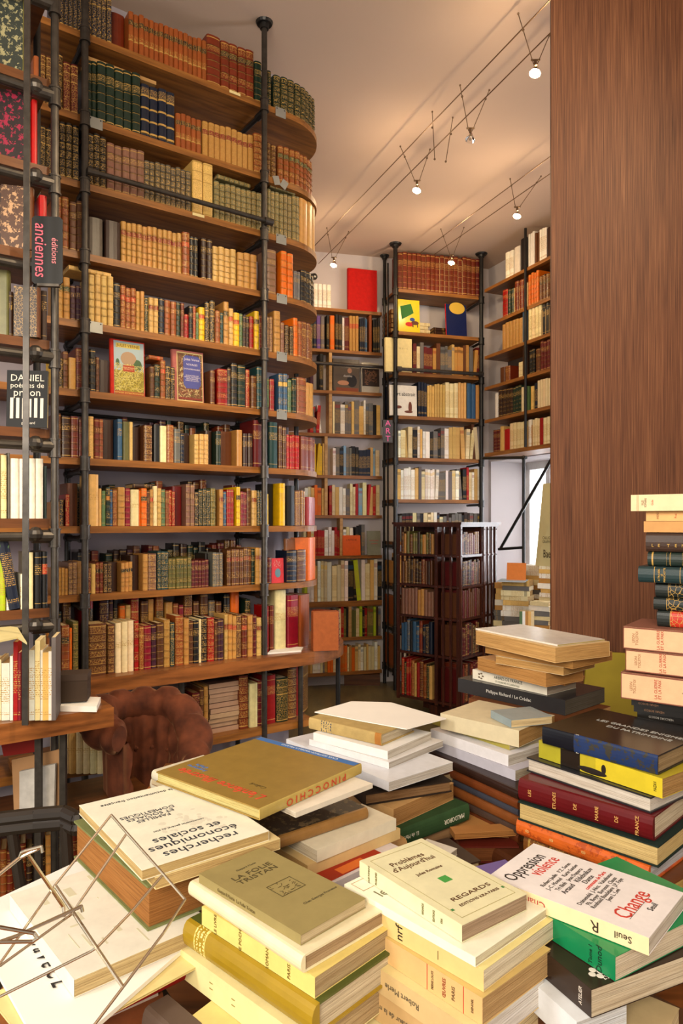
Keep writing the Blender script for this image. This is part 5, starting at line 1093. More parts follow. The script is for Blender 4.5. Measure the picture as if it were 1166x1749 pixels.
# ---------------------------------------------------------------- books on the table
PB = lambda c: [(0, 1, c, 0, GOLD, 0, 0)]
TBL = []
def tb(name, label, A_, B_, C_, zt, th, col, page='d8c49a', mat=M_card, hard=False, rows=None, group=None, top=None, sm=0, si=GOLD, bulge=None, ov=.003, flip=False, tiltx=0, tilty=0, cat='book'):
    a, b, c = onz(*A_, zt), onz(*B_, zt), onz(*C_, zt)
    X = (b-a).normalized(); W = None; n = Vector((0, 0, 1))
    cr = X.cross(c-b)
    if cr.z < 0: a, b = b, a; X = -X
    Y = n.cross(X); W = (c-b).dot(Y); L = (b-a).length
    if flip: a, b = b+Y*W, a+Y*W; X = -X; Y = -Y
    col = srgb(col) if isinstance(col, str) else col
    M = basis(a-Vector((0, 0, th)), X, Y, n)
    if tiltx or tilty:
        ce = Matrix.Translation((L/2, W/2, 0)); M = M @ ce @ Matrix.Rotation(tiltx, 4, 'X') @ Matrix.Rotation(tilty, 4, 'Y') @ ce.inverted()
    e = book(name, M, L, W, th, label, rows or PB(col), col, srgb(page), mat, hard, group=group, sidemode=sm, sideink=si, bulge=bulge, ov=ov, top=srgb(top) if top else None)
    TBL.append((label, round(L, 3), round(W, 3)))
    e['dims'] = (L, W, th); return e
def ct(e, s, size, right, up, col='2a2620', rot=1, sx=1, shear=0, name='cover_lettering', align='CENTER'):
    """text on the top cover; right/up in the reading frame, metres from the cover centre"""
    L, W, th = e['dims']; c = Vector((L/2, W/2, th+.0003))
    if rot == 1: M = Matrix.Translation(c+Vector((-up, right, 0))) @ Matrix.Rotation(math.pi/2, 4, 'Z')
    elif rot == -1: M = Matrix.Translation(c+Vector((up, -right, 0))) @ Matrix.Rotation(-math.pi/2, 4, 'Z')
    elif rot == 2: M = Matrix.Translation(c+Vector((-right, -up, 0))) @ Matrix.Rotation(math.pi, 4, 'Z')
    else: M = Matrix.Translation(c+Vector((right, up, 0)))
    return text_obj(name, s, size, M, ink(col), e, sx=sx, shear=shear, align=align)
def cpatch(e, x0, y0, x1, y1, col, z=.0002, name='cover_block', h=.0002):
    L, W, th = e['dims']; m = MB(); m.box((x0, y0, th+z), (x1, y1, th+z+h)); return m.build(name, ink(col), e)
def cframe(e, ins, col='b8a878', w_=.0008):
    L, W, th = e['dims']; m = MB(); z = th+.0003
    for q in ((ins, ins, L-ins, ins+w_), (ins, W-ins-w_, L-ins, W-ins), (ins, ins, ins+w_, W-ins), (L-ins-w_, ins, L-ins, W-ins)): m.box((q[0], q[1], z), (q[2], q[3], z+.0002))
    m.build('cover_frame', ink(col), e)
def st(e, s, size, pos, col='6a5a3a', mode=1, sx=1, bulge=0, name='spine_lettering', dz=0):
    """text on the spine: mode 1 along the spine, -1 upside down along it, 0 across it (reading up), 3 across reading down"""
    L, W, th = e['dims']; o = Vector((L*pos, -bulge-.0008, th/2+dz)); X = Vector((1, 0, 0)); Z = Vector((0, 0, 1)); N_ = Vector((0, -1, 0))
    if mode == 1: M = basis(o, X, Z, N_)
    elif mode == -1: M = basis(o, -X, -Z, N_)
    elif mode == 0: M = basis(o, Z, -X, N_)
    else: M = basis(o, -Z, X, N_)
    return text_obj(name, s, size, M, ink(col), e, sx=sx)
G1 = 'stack with the grey-brown booklet on top, bottom centre'
z = 1.03
e = tb('paperback_book', 'thin grey-brown booklet with a framed engraving on its cover, topmost of the front centre stack', (340,1492), (514,1597), (638,1541), z, .012, '8f8152', 'cdbb98', group=G1)
L, W, th = e['dims']; s_ = L/.19
ct(e, 'LA FOLIE\nTRISTAN', .0125*s_, -.002, .045*s_, '4c4228', sx=1.25); ct(e, 'Gaspard Morin', .0055, .0, .066*s_, '5c5236'); ct(e, 'Chez Georges Provence', .0058, .02, -.052*s_, '5c5236')
m = MB()
for q in ((-.020, -.016, .020, -.0153), (-.020, .0153, .020, .016), (-.020, -.016, -.0193, .016), (.0193, -.016, .020, .016)): m.box((L/2+.008+q[1], W/2+q[0]+.004, th+.0003), (L/2+.008+q[3], W/2+q[2]+.004, th+.0006))
m.build('engraving_frame', ink('4c4228'), e)
mm = MB(); rr = random.Random(2)
for i in range(26): a = Vector((L/2+.008+rr.uniform(-.013, .013), W/2+.004+rr.uniform(-.016, .016), th+.0004)); mm.tube(a, a+Vector((rr.uniform(-.006, .006), rr.uniform(-.006, .006), 0)), .0004, 4)
mm.build('engraving', ink('5a4e30'), e); st(e, 'Gaspard Morin  La Folie Tristan', .006, .4, '6a5c36', 1)
z -= .0125
e = tb('paperback_book', 'white vellum-covered book with a rounded shiny spine, second in the front centre stack', (329,1503), (522,1630), (676,1565), z, .020, 'd9cfae', 'b59a78', M_gloss, True, group=G1, bulge=.007, ov=.0015); z -= .0205
e = tb('paperback_book', 'thick cream-yellow paperback with fine black titles, third in the front centre stack', (345,1548), (538,1669), (691,1597), z, .024, 'd6c273', 'b8a27c', M_card, group=G1)
for s_, p_ in (('LE LIVRE', .14), ('DE POCHE', .38), ('ROMANS', .62), ('PARIS', .80)): st(e, s_, .007, p_, '6b5a20', 0)
z -= .0245
e = tb('hardback_book', 'shiny olive-gold clothbound book with dark green edges, fourth in the front centre stack', (325,1567), (546,1712), (699,1632), z, .036, '9a7d1e', 'd9ccb0', M_gloss, True, rows=[(0,.10,srgb('94791c'),0,GOLD,0,0),(.10,.105,srgb('dcc878'),0,GOLD,0,0),(.105,.19,srgb('94791c'),3,srgb('e0cf86'),0,0),(.19,.195,srgb('dcc878'),0,GOLD,0,0),(.195,1,srgb('94791c'),0,GOLD,0,0)], group=G1, bulge=.012, top='4c5424'); z -= .0365
e = tb('paperback_book', 'pale cream paperback with uncut edges, fifth in the front centre stack', (300,1615), (520,1775), (685,1690), z, .036, 'd8cc96', 'c5ad84', M_card, group=G1)
for p_ in (.1, .32, .5): st(e, 'I  I', .009, p_, '8a7838', 0)
z -= .0365
e = tb('paperback_book', 'cream boxed book, sixth in the front centre stack', (318,1742), (500,1850), (640,1760), z, .036, 'd0bd78', group=G1); z -= .037
e = tb('paperback_book', 'cream book resting on a red-framed cover, low in the front centre stack', (330,1790), (560,1900), (700,1800), z, .05, 'd6c894', group=G1); z -= .051
tb('hardback_book', 'brown book at the foot of the front centre stack', (318,1835), (560,1960), (700,1850), z, z-ZT, '6a4a2c', hard=True, group=G1)
# problem book stack
G2 = 'stack with the green-square book on top, bottom centre right'
z = 1.045
e = tb('paperback_book', 'cream paperback with a small green square on its cover, lying askew on its stack', (614,1470), (789,1580), (924,1539), z, .020, 'd2cda8', 'a89078', group=G2, tiltx=.0)
L, W, th = e['dims']; s_ = W/.12
cframe(e, .010, 'a59a66', .0005)
ct(e, 'Problèmes\nd\'Aujourd\'hui', .015*s_, -.004, L*.27, '54351c', sx=.95); ct(e, 'Jules Romains', .0085*s_, .0, L*.10, '54351c'); ct(e, 'REGARDS', .011*s_, .004, -L*.27, '54351c', sx=1.5); ct(e, 'EDITIONS KRA PARIS', .007*s_, .004, -L*.345, '54351c', sx=1.1)
cpatch(e, L*.5+.002, W*.5-.006, L*.5+.016, W*.5+.008, '3f9140')
cpatch(e, L*.84, W*.1, L*.84+.004, W*.1+.004, '3f7a40'); cpatch(e, L*.84, W*.88, L*.84+.004, W*.88+.004, '3f7a40')
for s_, p_ in (('JULES ROMAINS', .11), ('PROBLEMES', .19), ('REGARDS', .66), ('EDITIONS', .76), ('KRA', .83)): st(e, s_, .0045, p_, '5d5420', 0, sx=.7)
z -= .021
e = tb('paperback_book', 'wide white booklet with a boxed emblem at its corner, second in its stack', (588,1510), (812,1635), (951,1560), z, .011, 'e6e2cc', 'd8cfb4', M_gloss, group=G2)
L, W, th = e['dims']; ct(e, 'le', .024, -W*.36, L*.27, '6d6a50', sx=.9); 
m = MB()
for q in ((.006, .006, .03, .0068), (.006, .029, .03, .0298), (.006, .006, .0068, .0298), (.0292, .006, .03, .0298)): m.box((q[0], q[1], th+.0002), (q[2], q[3], th+.0004))
m.build('cover_emblem_box', ink('b0946e'), e)
z -= .0115
e = tb('paperback_book', 'cream-tan paperback with a black script monogram on its spine, third in its stack', (596,1528), (826,1657), (962,1572), z, .024, 'd3b67a', 'e2d6bc', group=G2, top='dccf8e'); st(e, 'nrf', .016, .42, '2c2418', 0); st(e, '—', .01, .70, '6a5a3a', 0); z -= .0245
e = tb('paperback_book', 'rough uncut tan book with thin red rules on its spine, fourth in its stack', (640,1590), (824,1705), (955,1628), z, .030, 'c9a671', 'c2a070', group=G2, rows=[(0,.52,srgb('c9a671'),0,GOLD,0,0),(.52,.528,srgb('b03a2a'),0,GOLD,0,0),(.528,.84,srgb('c9a671'),0,GOLD,0,0),(.84,.848,srgb('b03a2a'),0,GOLD,0,0),(.848,1,srgb('c9a671'),0,GOLD,0,0)], top='c5aa6a')
st(e, 'PIERRE LOUYS', .0042, .575, '5a4028', 0, sx=.8); st(e, 'ŒUVRES', .0065, .68, '8a3a24', 0, sx=.9); st(e, 'PARIS', .0065, .76, '5a4028', 0); st(e, 'DENOEL', .004, .92, '5a4028', 0); z -= .0305
e = tb('paperback_book', 'white-edged book below the tan one, fifth in the green-square stack', (600,1622), (812,1763), (954,1684), z, .030, 'c3a878', 'e4e0dc', group=G2, top='cfc08a'); st(e, 'Robert Merle', .010, .45, '5d5240', -1); z -= .0305
e = tb('paperback_book', 'tan book with three lines of title on the spine, sixth in the green-square stack', (590,1655), (812,1800), (950,1720), z, .038, 'b89868', group=G2); st(e, 'L\'inspecteur de la mer', .009, .45, '5d5240', -1); z -= .0385
e = tb('paperback_book', 'cream book with a faint red frame, low in the green-square stack', (560,1710), (800,1850), (960,1740), z, .07, 'd4c694', group=G2); z -= .071
tb('hardback_book', 'brown book at the foot of the green-square stack', (590,1740), (800,1880), (940,1790), z, z-ZT, '5a3c24', hard=True, group=G2)
# oppression violence stack
G3 = 'stack with the white violence book on top, lower right'
z = 1.035
e = tb('paperback_book', 'large white paperback with black and red title and columns of names, lower right', (833,1497), (1108,1602), (1156,1521), z, .020, 'dcd6d6', 'd8cfc0', group=G3, rows=PB(srgb('d9c9a0')))
L, W, th = e['dims']; k = W/.13
ct(e, 'Oppression', .027*k, -.008*k, L*.38, '241c18', sx=.72); ct(e, 'violence', .026*k, .012*k, L*.29, 'b8382c', sx=.72)
for i, (s_, u_, r_, c_) in enumerate((('Robert Jaulin   P.Z. Soren', .185, .0, '4a423c'), ('J.-C. Montel   Karin Santier', .14, .0, '4a423c'), ('Tri Binh   Jean Duparra', .095, .0, '4a423c'), ('Artaud   Khlebnikov', .05, .004, '322a26'), ('Dante', .005, .016, '322a26'), ('commune de Paris', -.035, .02, 'b8382c'), ('Dzimenskij  J.-Noz.  Vaiteikunas', -.075, .0, '4a423c'), ('Ph. Boyer  Boroson  Clauss', -.115, .0, '4a423c'), ('Roubaud Baudelaire  J.P. Faye', -.150, .0, '4a423c'), ('Jean L. Levi', -.185, .0, '4a423c'))):
    ct(e, s_, (.0105 if 'Artaud' in s_ or 'Dante' in s_ else .008)*k, r_*k, u_*L, c_)
ct(e, 'Change', .030*k, -.006*k, -L*.31, 'b8382c', sx=.85); cpatch(e, L*.855, W*.18, L*.857, W*.72, '3a3430'); ct(e, 'Seuil', .011*k, .004*k, -L*.41, '3a3430')
st(e, 'Seuil', .011, .86, '3a2c22', -1); st(e, 'R', .018, .70, '3a2c22', -1); st(e, 'Change', .013, .30, 'a83a3a', -1)
z -= .021
e = tb('hardback_book', 'bright green thick paperback with tilted white pages under the white book', (880,1528), (1051,1634), (1215,1540), z, .028, '15784a', 'd8cbb4', M_gloss, group=G3, top='128048'); st(e, 'Dunod', .011, .86, '0f2c1e', 0); st(e, 'Tome 1', .007, .78, '0f2c1e', 0); z -= .029
e = tb('paperback_book', 'dark brown paperback with a white clover logo, under the green book', (900,1600), (1010,1690), (1230,1598), z, .032, '2e211a', 'cfc1a8', M_gloss, group=G3)
m = MB()
L, W, th = e['dims']
for dx, dy in ((0, .006), (.006, 0), (0, -.006), (-.006, 0)): m.sphere((L*.82+dx, W*.09+.006+dy, th), .0045, 10, (1, 1, .06))
m.build('clover_logo', ink('d8d0c8'), e); ct(e, 'L\'atelier', .008, -W*.38+.012, -L*.42, 'd8d0c8'); st(e, 'ATELIER', .007, .85, 'c8c0b8', 0, sx=.8)
z -= .033
e = tb('paperback_book', 'light-blue-edged white book near the bottom, right of the green-square stack', (900,1668), (985,1745), (1055,1700), z, .035, 'd6dbe2', 'd6dbe2', group=G3); z -= .036
e = tb('paperback_book', 'beige book with VOLTAIRE in faint letters, at the bottom right edge', (985,1738), (1120,1800), (1215,1745), z, .045, 'b6a078', group=G3); ct(e, 'VOLTAIRE', .016, -.01, .06, '4a3c24'); z -= .046
tb('hardback_book', 'brown book at the foot of the lower right stack', (930,1770), (1110,1880), (1240,1760), z, z-ZT, '54341e', hard=True, group=G3)
# big right stack
G4 = 'stack with the glossy black art book on top, right side'
z = 1.10
e = tb('art_book', 'glossy black and blue art book with grey titles, topmost of the right stack', (927,1240), (1124,1290), (1216,1252), z, .034, '15161c', '9b8462', M_gloss, True, group=G4, rows=[(0,.3,srgb('14161f'),0,GOLD,0,0),(.3,1,srgb('22345e'),2,srgb('3a3832'),0,0)], bulge=.003, sm=0, top='1a1512')
L, W, th = e['dims']; ct(e, 'LES GRANDES ENIGMES', .017, .02, .02, 'a8a8a4', rot=0); ct(e, 'DU PATRIMOINE', .017, .03, -.006, 'a8a8a4', rot=0)
st(e, 'PAUL\nMORAND', .008, .06, '9a8a5a', 0, sx=.8); st(e, 'HISTOIRE', .009, .27, 'c8c4b8', 0, sx=.8); st(e, 'MONUMENTS', .009, .33, 'c8c4b8', 0, sx=.65); z -= .035
e = tb('art_book', 'yellow jacketed book with black shapes on the spine, second in the right stack', (920,1264), (1131,1330), (1225,1290), z, .034, 'b5a52c', 'b38e5a', M_gloss, False, group=G4, rows=[(0,.2,srgb('a8a02c'),0,GOLD,0,0),(.2,.37,srgb('231b16'),0,GOLD,0,0),(.37,.5,srgb('b9a92c'),0,GOLD,0,0),(.5,1,srgb('d0bc30'),0,GOLD,0,0)]); m = MB(); L, W, th = e['dims']; m.sphere((L*.47, -.0005, .007), .02, 12, (1.6, .03, .3)); m.sphere((L*.565, -.0005, .017), .01, 12, (.5, .03, .9)); m.build('spine_silhouette', ink('231b16'), e); st(e, 'HAZAN', .008, .95, '3a3010', 0, sx=.6); z -= .035
e = tb('hardback_book', 'white-paged book with dark boards, third in the right stack', (899,1293), (1111,1362), (1195,1325), z, .028, '26272b', 'ddd6cc', M_gloss, True, group=G4, flip=True); z -= .0285
e = tb('hardback_book', 'shiny dark red leather book with small gilt letters, fourth in the right stack', (889,1328), (1118,1394), (1200,1350), z, .042, '5c1418', 'd9cbb0', M_gloss, True, group=G4, bulge=.010)
for s_, p_ in (('LES', .10), ('ETUDES', .30), ('DE', .46), ('MARIE', .62), ('DE', .76), ('FRANCE', .90)): st(e, s_, .009, p_, 'd8a860', 0, bulge=.010)
z -= .0425
e = tb('hardback_book', 'cream-paged book with dark green boards turned fore-edge out, fifth in the right stack', (884,1368), (1124,1446), (1215,1395), z, .036, '1b2a26', 'd8bf84', M_cloth, True, group=G4, flip=True); z -= .0365
e = tb('hardback_book', 'orange speckled leather book with red edge, sixth in the right stack', (886,1396), (1111,1478), (1200,1420), z, .032, 'c75a1e', 'c9ccd2', M_leather, True, group=G4, sm=2, si=srgb('a8431a'), rows=[(0,.1,srgb('cf6222'),2,srgb('b04c1c'),0,0)]+[(.1+.2*i,.1+.2*(i+1),srgb('cf6222'),2,srgb('b04c1c'),0,.0) for i in range(4)]+[(.9,1,srgb('cf6222'),0,GOLD,0,0)], bulge=.010)
for p_ in (.1, .3, .55, .76): st(e, '8', .012, p_, 'd8a868', 0, bulge=.010)
z -= .033
e = tb('leather_book', 'brown and gold ribbed leather book, seventh in the right stack', (900,1420), (1130,1520), (1225,1440), z, .045, '6b3c1a', 'c9a860', M_leather, True, group=G4, rows=sp_rows('bandfil', srgb('7a4a20')), bulge=.012); z -= .046
while z > ZT+.02:
    h_ = min(.045, z-ZT); e = tb('hardback_book', 'dark brown book, %s of the right stack' % ('%d mm above the table' % round((z-h_-ZT)*1000) if 0 else ('third lowest', 'second lowest', 'lowest')[0 if z-h_ > ZT+.07 else (1 if z-h_ > ZT+.02 else 2)]), (905,1450), (1120,1560), (1215,1480), z, h_-.0005, '4a2c1a', hard=True, group=G4); z -= h_
# right rear tower
D5 = 1.46; G5 = 'tall tower of books at the right edge'
def tower(label, x0, y0, y1, col, length, name='hardback_book', mat=M_card, hard=False, rows=None, page='d8c49a', depth=.14, bulge=None, top=None, dD=0, **k):
    D = D5+dD; a = P(x0, y1, D); th = (y1-y0)/F*D; X = Vector((.80, -.60, 0)); Y = Vector((.60, .80, 0))
    e = book(name, basis(a, X, Y, Vector((0, 0, 1))), length, depth, th-.0006, label, rows or PB(srgb(col)), srgb(col), srgb(page), mat, hard, group=G5, bulge=bulge, top=srgb(top) if top else None, **k); e['dims'] = (length, depth, th); return e
yb = [845, 873, 890, 909, 942, 965, 994, 1019, 1041, 1069, 1107, 1145, 1192]
e = tower('large cream paperback, topmost of the right tower', 1077, 845, 873, 'e2c9a0', .20); st(e, 'JULES\nROMAINS', .006, .13, '6a4a34', 0, sx=.7); st(e, 'Gide', .006, .21, 'b85a44', 0)
for p_ in (.06, .07): m = MB(); m.box((.2*p_, -.0009, 0), (.2*p_+.0006, -.0004, e['dims'][2]-.001)); m.build('spine_rule', ink('c07a5a'), e)
e = tower('cream-orange paperback, second in the right tower', 1103, 873, 890, 'd9a86a', .19); st(e, 'ANDRE', .006, .12, '8a5a34', 0, sx=.7); st(e, 'Poe', .006, .3, 'b85a34', 0)
e = tower('spotted tan paperback, third in the right tower', 1099, 890, 909, 'c08e54', .19, sidemode=0)
e = tower('dark brown leather book with gilt letters on the spine, fourth in the right tower', 1104, 909, 942, '3a2820', .2, mat=M_leather, hard=True, bulge=.009)
for i, s_ in enumerate('LETEM'): st(e, s_, .009, (.07, .13, .22, .29, .36)[i], 'c9a050', 1, bulge=.0098, dz=-.007)
e = tower('dark green-black leather book, fifth in the right tower', 1107, 942, 966, '1d2a26', .2, mat=M_leather, hard=True, rows=sp_rows('band', srgb('1d2a26')), bulge=.009)
e = tower('longer dark teal leather book with gilt title, sixth in the right tower', 1091, 966, 994, '1c3134', .22, mat=M_leather, hard=True, rows=[(0,.14,srgb('1c3134'),0,GOLD,0,0),(.14,.145,GOLD,0,GOLD,0,0),(.145,.36,srgb('1c3134'),0,GOLD,0,0),(.36,.365,GOLD,0,GOLD,0,0),(.365,1,srgb('1c3134'),0,GOLD,0,0)], bulge=.009)
st(e, 'A TRAVERS\nLE\nMANCHETTE', .0055, .21, 'cfa552', 0, bulge=.0095, sx=.9)
for i, (x_, a_, b_) in enumerate(((1120, 994, 1019), (1117, 1019, 1041), (1123, 1041, 1069))):
    c = srgb('1b211f'); e = tower(('black leather book with a gilt ornate band, seventh in the right tower', 'black leather book with gilt ornament, eighth in the right tower', 'black leather book with a red label, ninth in the right tower')[i], x_, a_, b_, '1b211f', .19, mat=M_leather, hard=True, bulge=.008,
      rows=[(0,.13,c,0,GOLD,0,0),(.13,.135,GOLD,0,GOLD,0,0),(.135,.33,c if i < 2 else LR,1,GOLD,0,0),(.33,.335,GOLD,0,GOLD,0,0),(.335,1,c,0,GOLD,0,0)])
for i, (x_, a_, b_) in enumerate(((1064, 1069, 1107), (1068, 1108, 1145), (1060, 1147, 1192))):
    e = tower('peach volume in a brown slipcase with red title, %s of three at right' % ('topmost', 'middle', 'lowest')[i], x_, a_, b_, 'd2ae88', .20, name='boxed_book', page='e0c8a0', depth=.15, top='8c5a4a', dD=-.0)
    st(e, 'LEON\nTOLSTOI', .0072, .12, '9a6a48', 0, sx=1, dz=0); st(e, 'LA GUERRE\nET LA PAIX', .0078, .36, 'b0402c', 0, sx=1); st(e, '* '*(3-i), .008, .60, '4a3020', 0)
    m = MB(); m.box((0, -.0009, 0), (.2, .0, .002)); m.box((0, -.0009, e['dims'][2]-.0035), (.2, 0, e['dims'][2]-.0008)); m.box((0, -.0009, 0), (.0015, 0, e['dims'][2]-.001)); m.build('slipcase_edge', ink('7a4434'), e)
zz = CZ+(HOR-1192)/F*D5
for i in range(5):
    y0 = 1193+i*11; e = tower('thin black book with grey lettering, %s of five under the slipcases' % ('topmost', 'second', 'middle', 'fourth', 'lowest')[i], (1078, 1082, 1088, 1086, 1087)[i], y0, y0+11, '1c1a19', .22, name='paperback_book', mat=M_gloss)
    st(e, 'HENRI BOSCO' if i < 2 else 'VERCORS BOSCO', .006, .15+.03*i, '8f8b85' if i > 1 else '7a5a44', -1)
zz = CZ+(HOR-1248)/F*D5; i = 0
while zz > ZT+.01:
    h_ = min(.04, zz-ZT); a = Vector((xat(1080, D5), D5-.0, zz-h_)); book('hardback_book', basis(a, Vector((.8, -.6, 0)), Vector((.6, .8, 0)), Vector((0, 0, 1))), .23, .16, h_-.0006, 'dark book hidden low in the right tower, %s' % ('first below the thin black books', 'second below the thin ones', 'third below the thin ones', 'fourth below the thin ones', 'fifth below the thin ones', 'sixth below the thin ones', 'seventh below the thin ones', 'eighth below the thin ones', 'ninth below')[min(i, 8)], PB(srgb('33231a')), srgb('33231a'), srgb('a08a60'), M_cloth, True, group=G5); zz -= h_; i += 1
# yellow poster sheet behind
e = empty('yellow_folder', P(1000, 1240, 2.40), 'large olive-yellow printed folder leaning against the oak panel', 'folder'); iv = Matrix.Translation(-P(1000, 1240, 2.40))
q = [P(1003, 1112, 2.43), P(1106, 1118, 2.43), P(1110, 1262, 2.38), P(990, 1262, 2.38)]; m = MB(); m.quad(q[::-1]); bk = [p+Vector((0, .01, 0)) for p in q]; m.quad(bk)
for i in range(4): j = (i+1) % 4; m.quad([q[i], q[j], bk[j], bk[i]])
put(m, 'folder_board', plain('ochre_card', '9c8a26', .6), e, iv)
# stack of tree books, centre right
G6 = 'stack with the curled magazine on top, centre right'
z = CZ-.28; 
def tb2(label, A_, B_, C_, th, col, page='caa26a', **k):
    global z
    e = tb('paperback_book', label, A_, B_, C_, z, th-.0005, col, page, group=G6, **k); z -= th; return e
e = tb('magazine', 'curled magazine with a yellow cover edge, lying on top of the centre right stack', (812, 1073), (952, 1101), (996, 1085), z, .004, 'd9d4cc', 'b8a870', M_gloss, group=G6, cat='magazine'); z -= .0045
e = tb2('thick cream paperback with its pages towards the camera, top of the centre right stack', (812,1077), (948,1106), (1010,1090), .036, 'd9b884', 'd0a468', flip=True)
e = tb2('old tan paperback, second in the centre right stack', (828,1101), (978,1127), (1014,1108), .022, 'bf8f54', 'b98a50', flip=True)
e = tb2('pale paperback sticking out to the right, third in the centre right stack', (846,1120), (962,1140), (1017,1127), .020, 'd9c49c', 'c49a60', flip=True)
e = tb2('tan paperback, fourth in the centre right stack', (815,1122), (932,1150), (986,1138), .034, 'c4935a', 'c08e54', flip=True)
e = tb2('thin brown booklet, fifth in the centre right stack', (824,1142), (965,1166), (1010,1156), .008, 'a8703a', 'b98a50')
e = tb2('white book on the trees of France, sixth in the centre right stack', (807,1143), (934,1170), (993,1160), .026, 'dfd8c8', 'b8ab9c', mat=M_gloss)
st(e, 'ARBRES DE FRANCE', .0115, .50, '3c4436', 1, dz=.0035, sx=.9); st(e, 'ET D\'EUROPE OCCIDENTALE', .0068, .49, '5a6450', 1, dz=-.007, sx=.9)
m = MB(); 
for a_ in range(5): t_ = a_*1.256; m.sphere((e['dims'][0]*.12+.007*math.cos(t_), -.0006, .012+.007*math.sin(t_)), .004, 8, (1, .05, .6))
m.build('leaf_emblem', ink('6a5a48'), e)
e = tb2('large dark grey book with white lettering, seventh in the centre right stack', (782,1158), (965,1196), (1062,1180), .038, '2b2a2c', '5a554c', mat=M_gloss); st(e, 'Philippe Richard / Le Crédac', .012, .50, 'c9c7c2', 1)
e = tb2('brown book under the large dark grey one', (800,1192), (960,1232), (1050,1208), .02, '6a3d1e')
zc6 = z
while z > ZT+.02:
    h_ = min(.05, z-ZT); e = tb('hardback_book', 'dark book deep in the centre right stack, %s' % ('first', 'second', 'third', 'fourth', 'fifth', 'sixth')[min(5, int((zc6-z)/.05+.5))], (812,1215), (975,1258), (1065,1230), z, h_-.0006, '3c2a20', hard=True, group=G6); z -= h_
# grey/white pile partly left of it, in front
G7 = 'pile of large pale books behind the dark red leather book'
z = 1.055
e = tb('paperback_book', 'small book with a grey-blue patterned cover on the large pale books', (838,1213), (873,1230), (918,1212), z+.018, .017, '8a9aa0', group=G7, mat=M_gloss)
e = tb('art_book', 'large pale book with a small blue-grey book on it, centre right', (752,1218), (886,1248), (960,1224), z, .036, 'c9bd9e', 'b8925c', group=G7); z -= .0365
e = tb('art_book', 'yellow-green art book with a dark green panel, centre right', (738,1228), (870,1272), (950,1240), z, .012, '9a9040', 'cfc6b0', group=G7, mat=M_gloss); L, W, th = e['dims']; cpatch(e, L*.1, W*.05, L*.8, W*.5, '26302a'); z -= .0125
e = tb('art_book', 'white large-format book, second white one behind the dark red leather book', (735,1245), (868,1290), (950,1258), z, .024, 'd8d6dc', 'c6c2bc', group=G7); z -= .0245
e = tb('art_book', 'pale lavender-grey large book under the white ones', (735,1262), (880,1316), (960,1280), z, .022, 'b4b2c0', 'b6ae9e', group=G7); z -= .0225
G8 = 'big dark albums lying in the middle of the table'
for i, (c, lb, hh) in enumerate((('2a1712', 'very dark brown leather album, topmost of the dark albums', .02), ('6b3517', 'red-brown leather album, second of the dark albums', .022), ('3c3f4c', 'slate-blue edged album, third of the dark albums', .018), ('7a4520', 'scuffed brown leather album, fourth of the dark albums', .022), ('4a3a34', 'grey-brown album, fifth of the dark albums', .02), ('5f2f16', 'brown leather album, sixth of the dark albums', .02))):
    e = tb('leather_album', lb, (735-4*i, 1282+12*i), (888, 1350+15*i), (990, 1300+14*i), z, hh-.0005, c, '7a5a38', M_leather, True, group=G8, cat='album'); z -= hh
zz = z; i = 0
while z > ZT+.01:
    h_ = min(.045, z-ZT); tb('leather_album', 'brown album at the base of the dark albums, %s' % ('upper', 'middle', 'lower', 'bottom')[min(3, i)], (738,1380+8*i), (885,1470+10*i), (990,1400), z, h_-.0006, '4f2a16', '7a5a38', M_leather, True, group=G8, cat='album'); z -= h_; i += 1
# tan flat book and red-brown boxes in the middle gap
G9 = 'low brown books in the middle of the table'
z = .865
e = tb('old_book', 'wide thin tan booklet over the red-brown boxes, right of the green spine', (768,1412), (776,1424), (872,1396), z, .012, 'b07a44', 'a87440', group=G9)
e = tb('old_book', 'wide tan board book over the red-brown boxes, right of the green spine', (770,1362), (775,1418), (873,1392), z-.013, .01, 'b8844c', 'a87440', group=G9)
z -= .024
for i, (c, hh, lb) in enumerate((('5c1f16', .034, 'dark red-brown box-like book, top of the low brown pile'), ('6b3518', .05, 'scuffed brown box-like book, second of the low brown pile'), ('7c3f26', .03, 'red-brown book, third of the low brown pile'), ('4f2c1a', .05, 'dark brown book at the base of the low brown pile'))):
    hh = min(hh, z-ZT); 
    if hh < .004: break
    e = tb('leather_book', lb, (775+3*i,1405+14*i), (790+4*i,1446+24*i), (872-2*i,1420+20*i), z, hh-.0006, c, '7a4a2a', M_leather, True, group=G9); z -= hh
e = tb('paperback_book', 'white folded brochure lying left of the red-brown boxes', (700,1452), (752,1470), (789,1452), .90, .012, 'd5d0c6', 'cfc8b8')
tb('hardback_book', 'dark book carrying the white folded brochure', (690,1448), (742,1490), (800,1455), .887, .887-ZT, '38261a', hard=True)
e = tb('paperback_book', 'violet book between the green-square book and the white book', (790,1485), (815,1505), (868,1472), .93, .02, '6d5a9c', '6d5a9c')
tb('hardback_book', 'brown book under the violet book', (785,1490), (812,1512), (870,1478), .909, .909-ZT, '4a2c1c', hard=True)
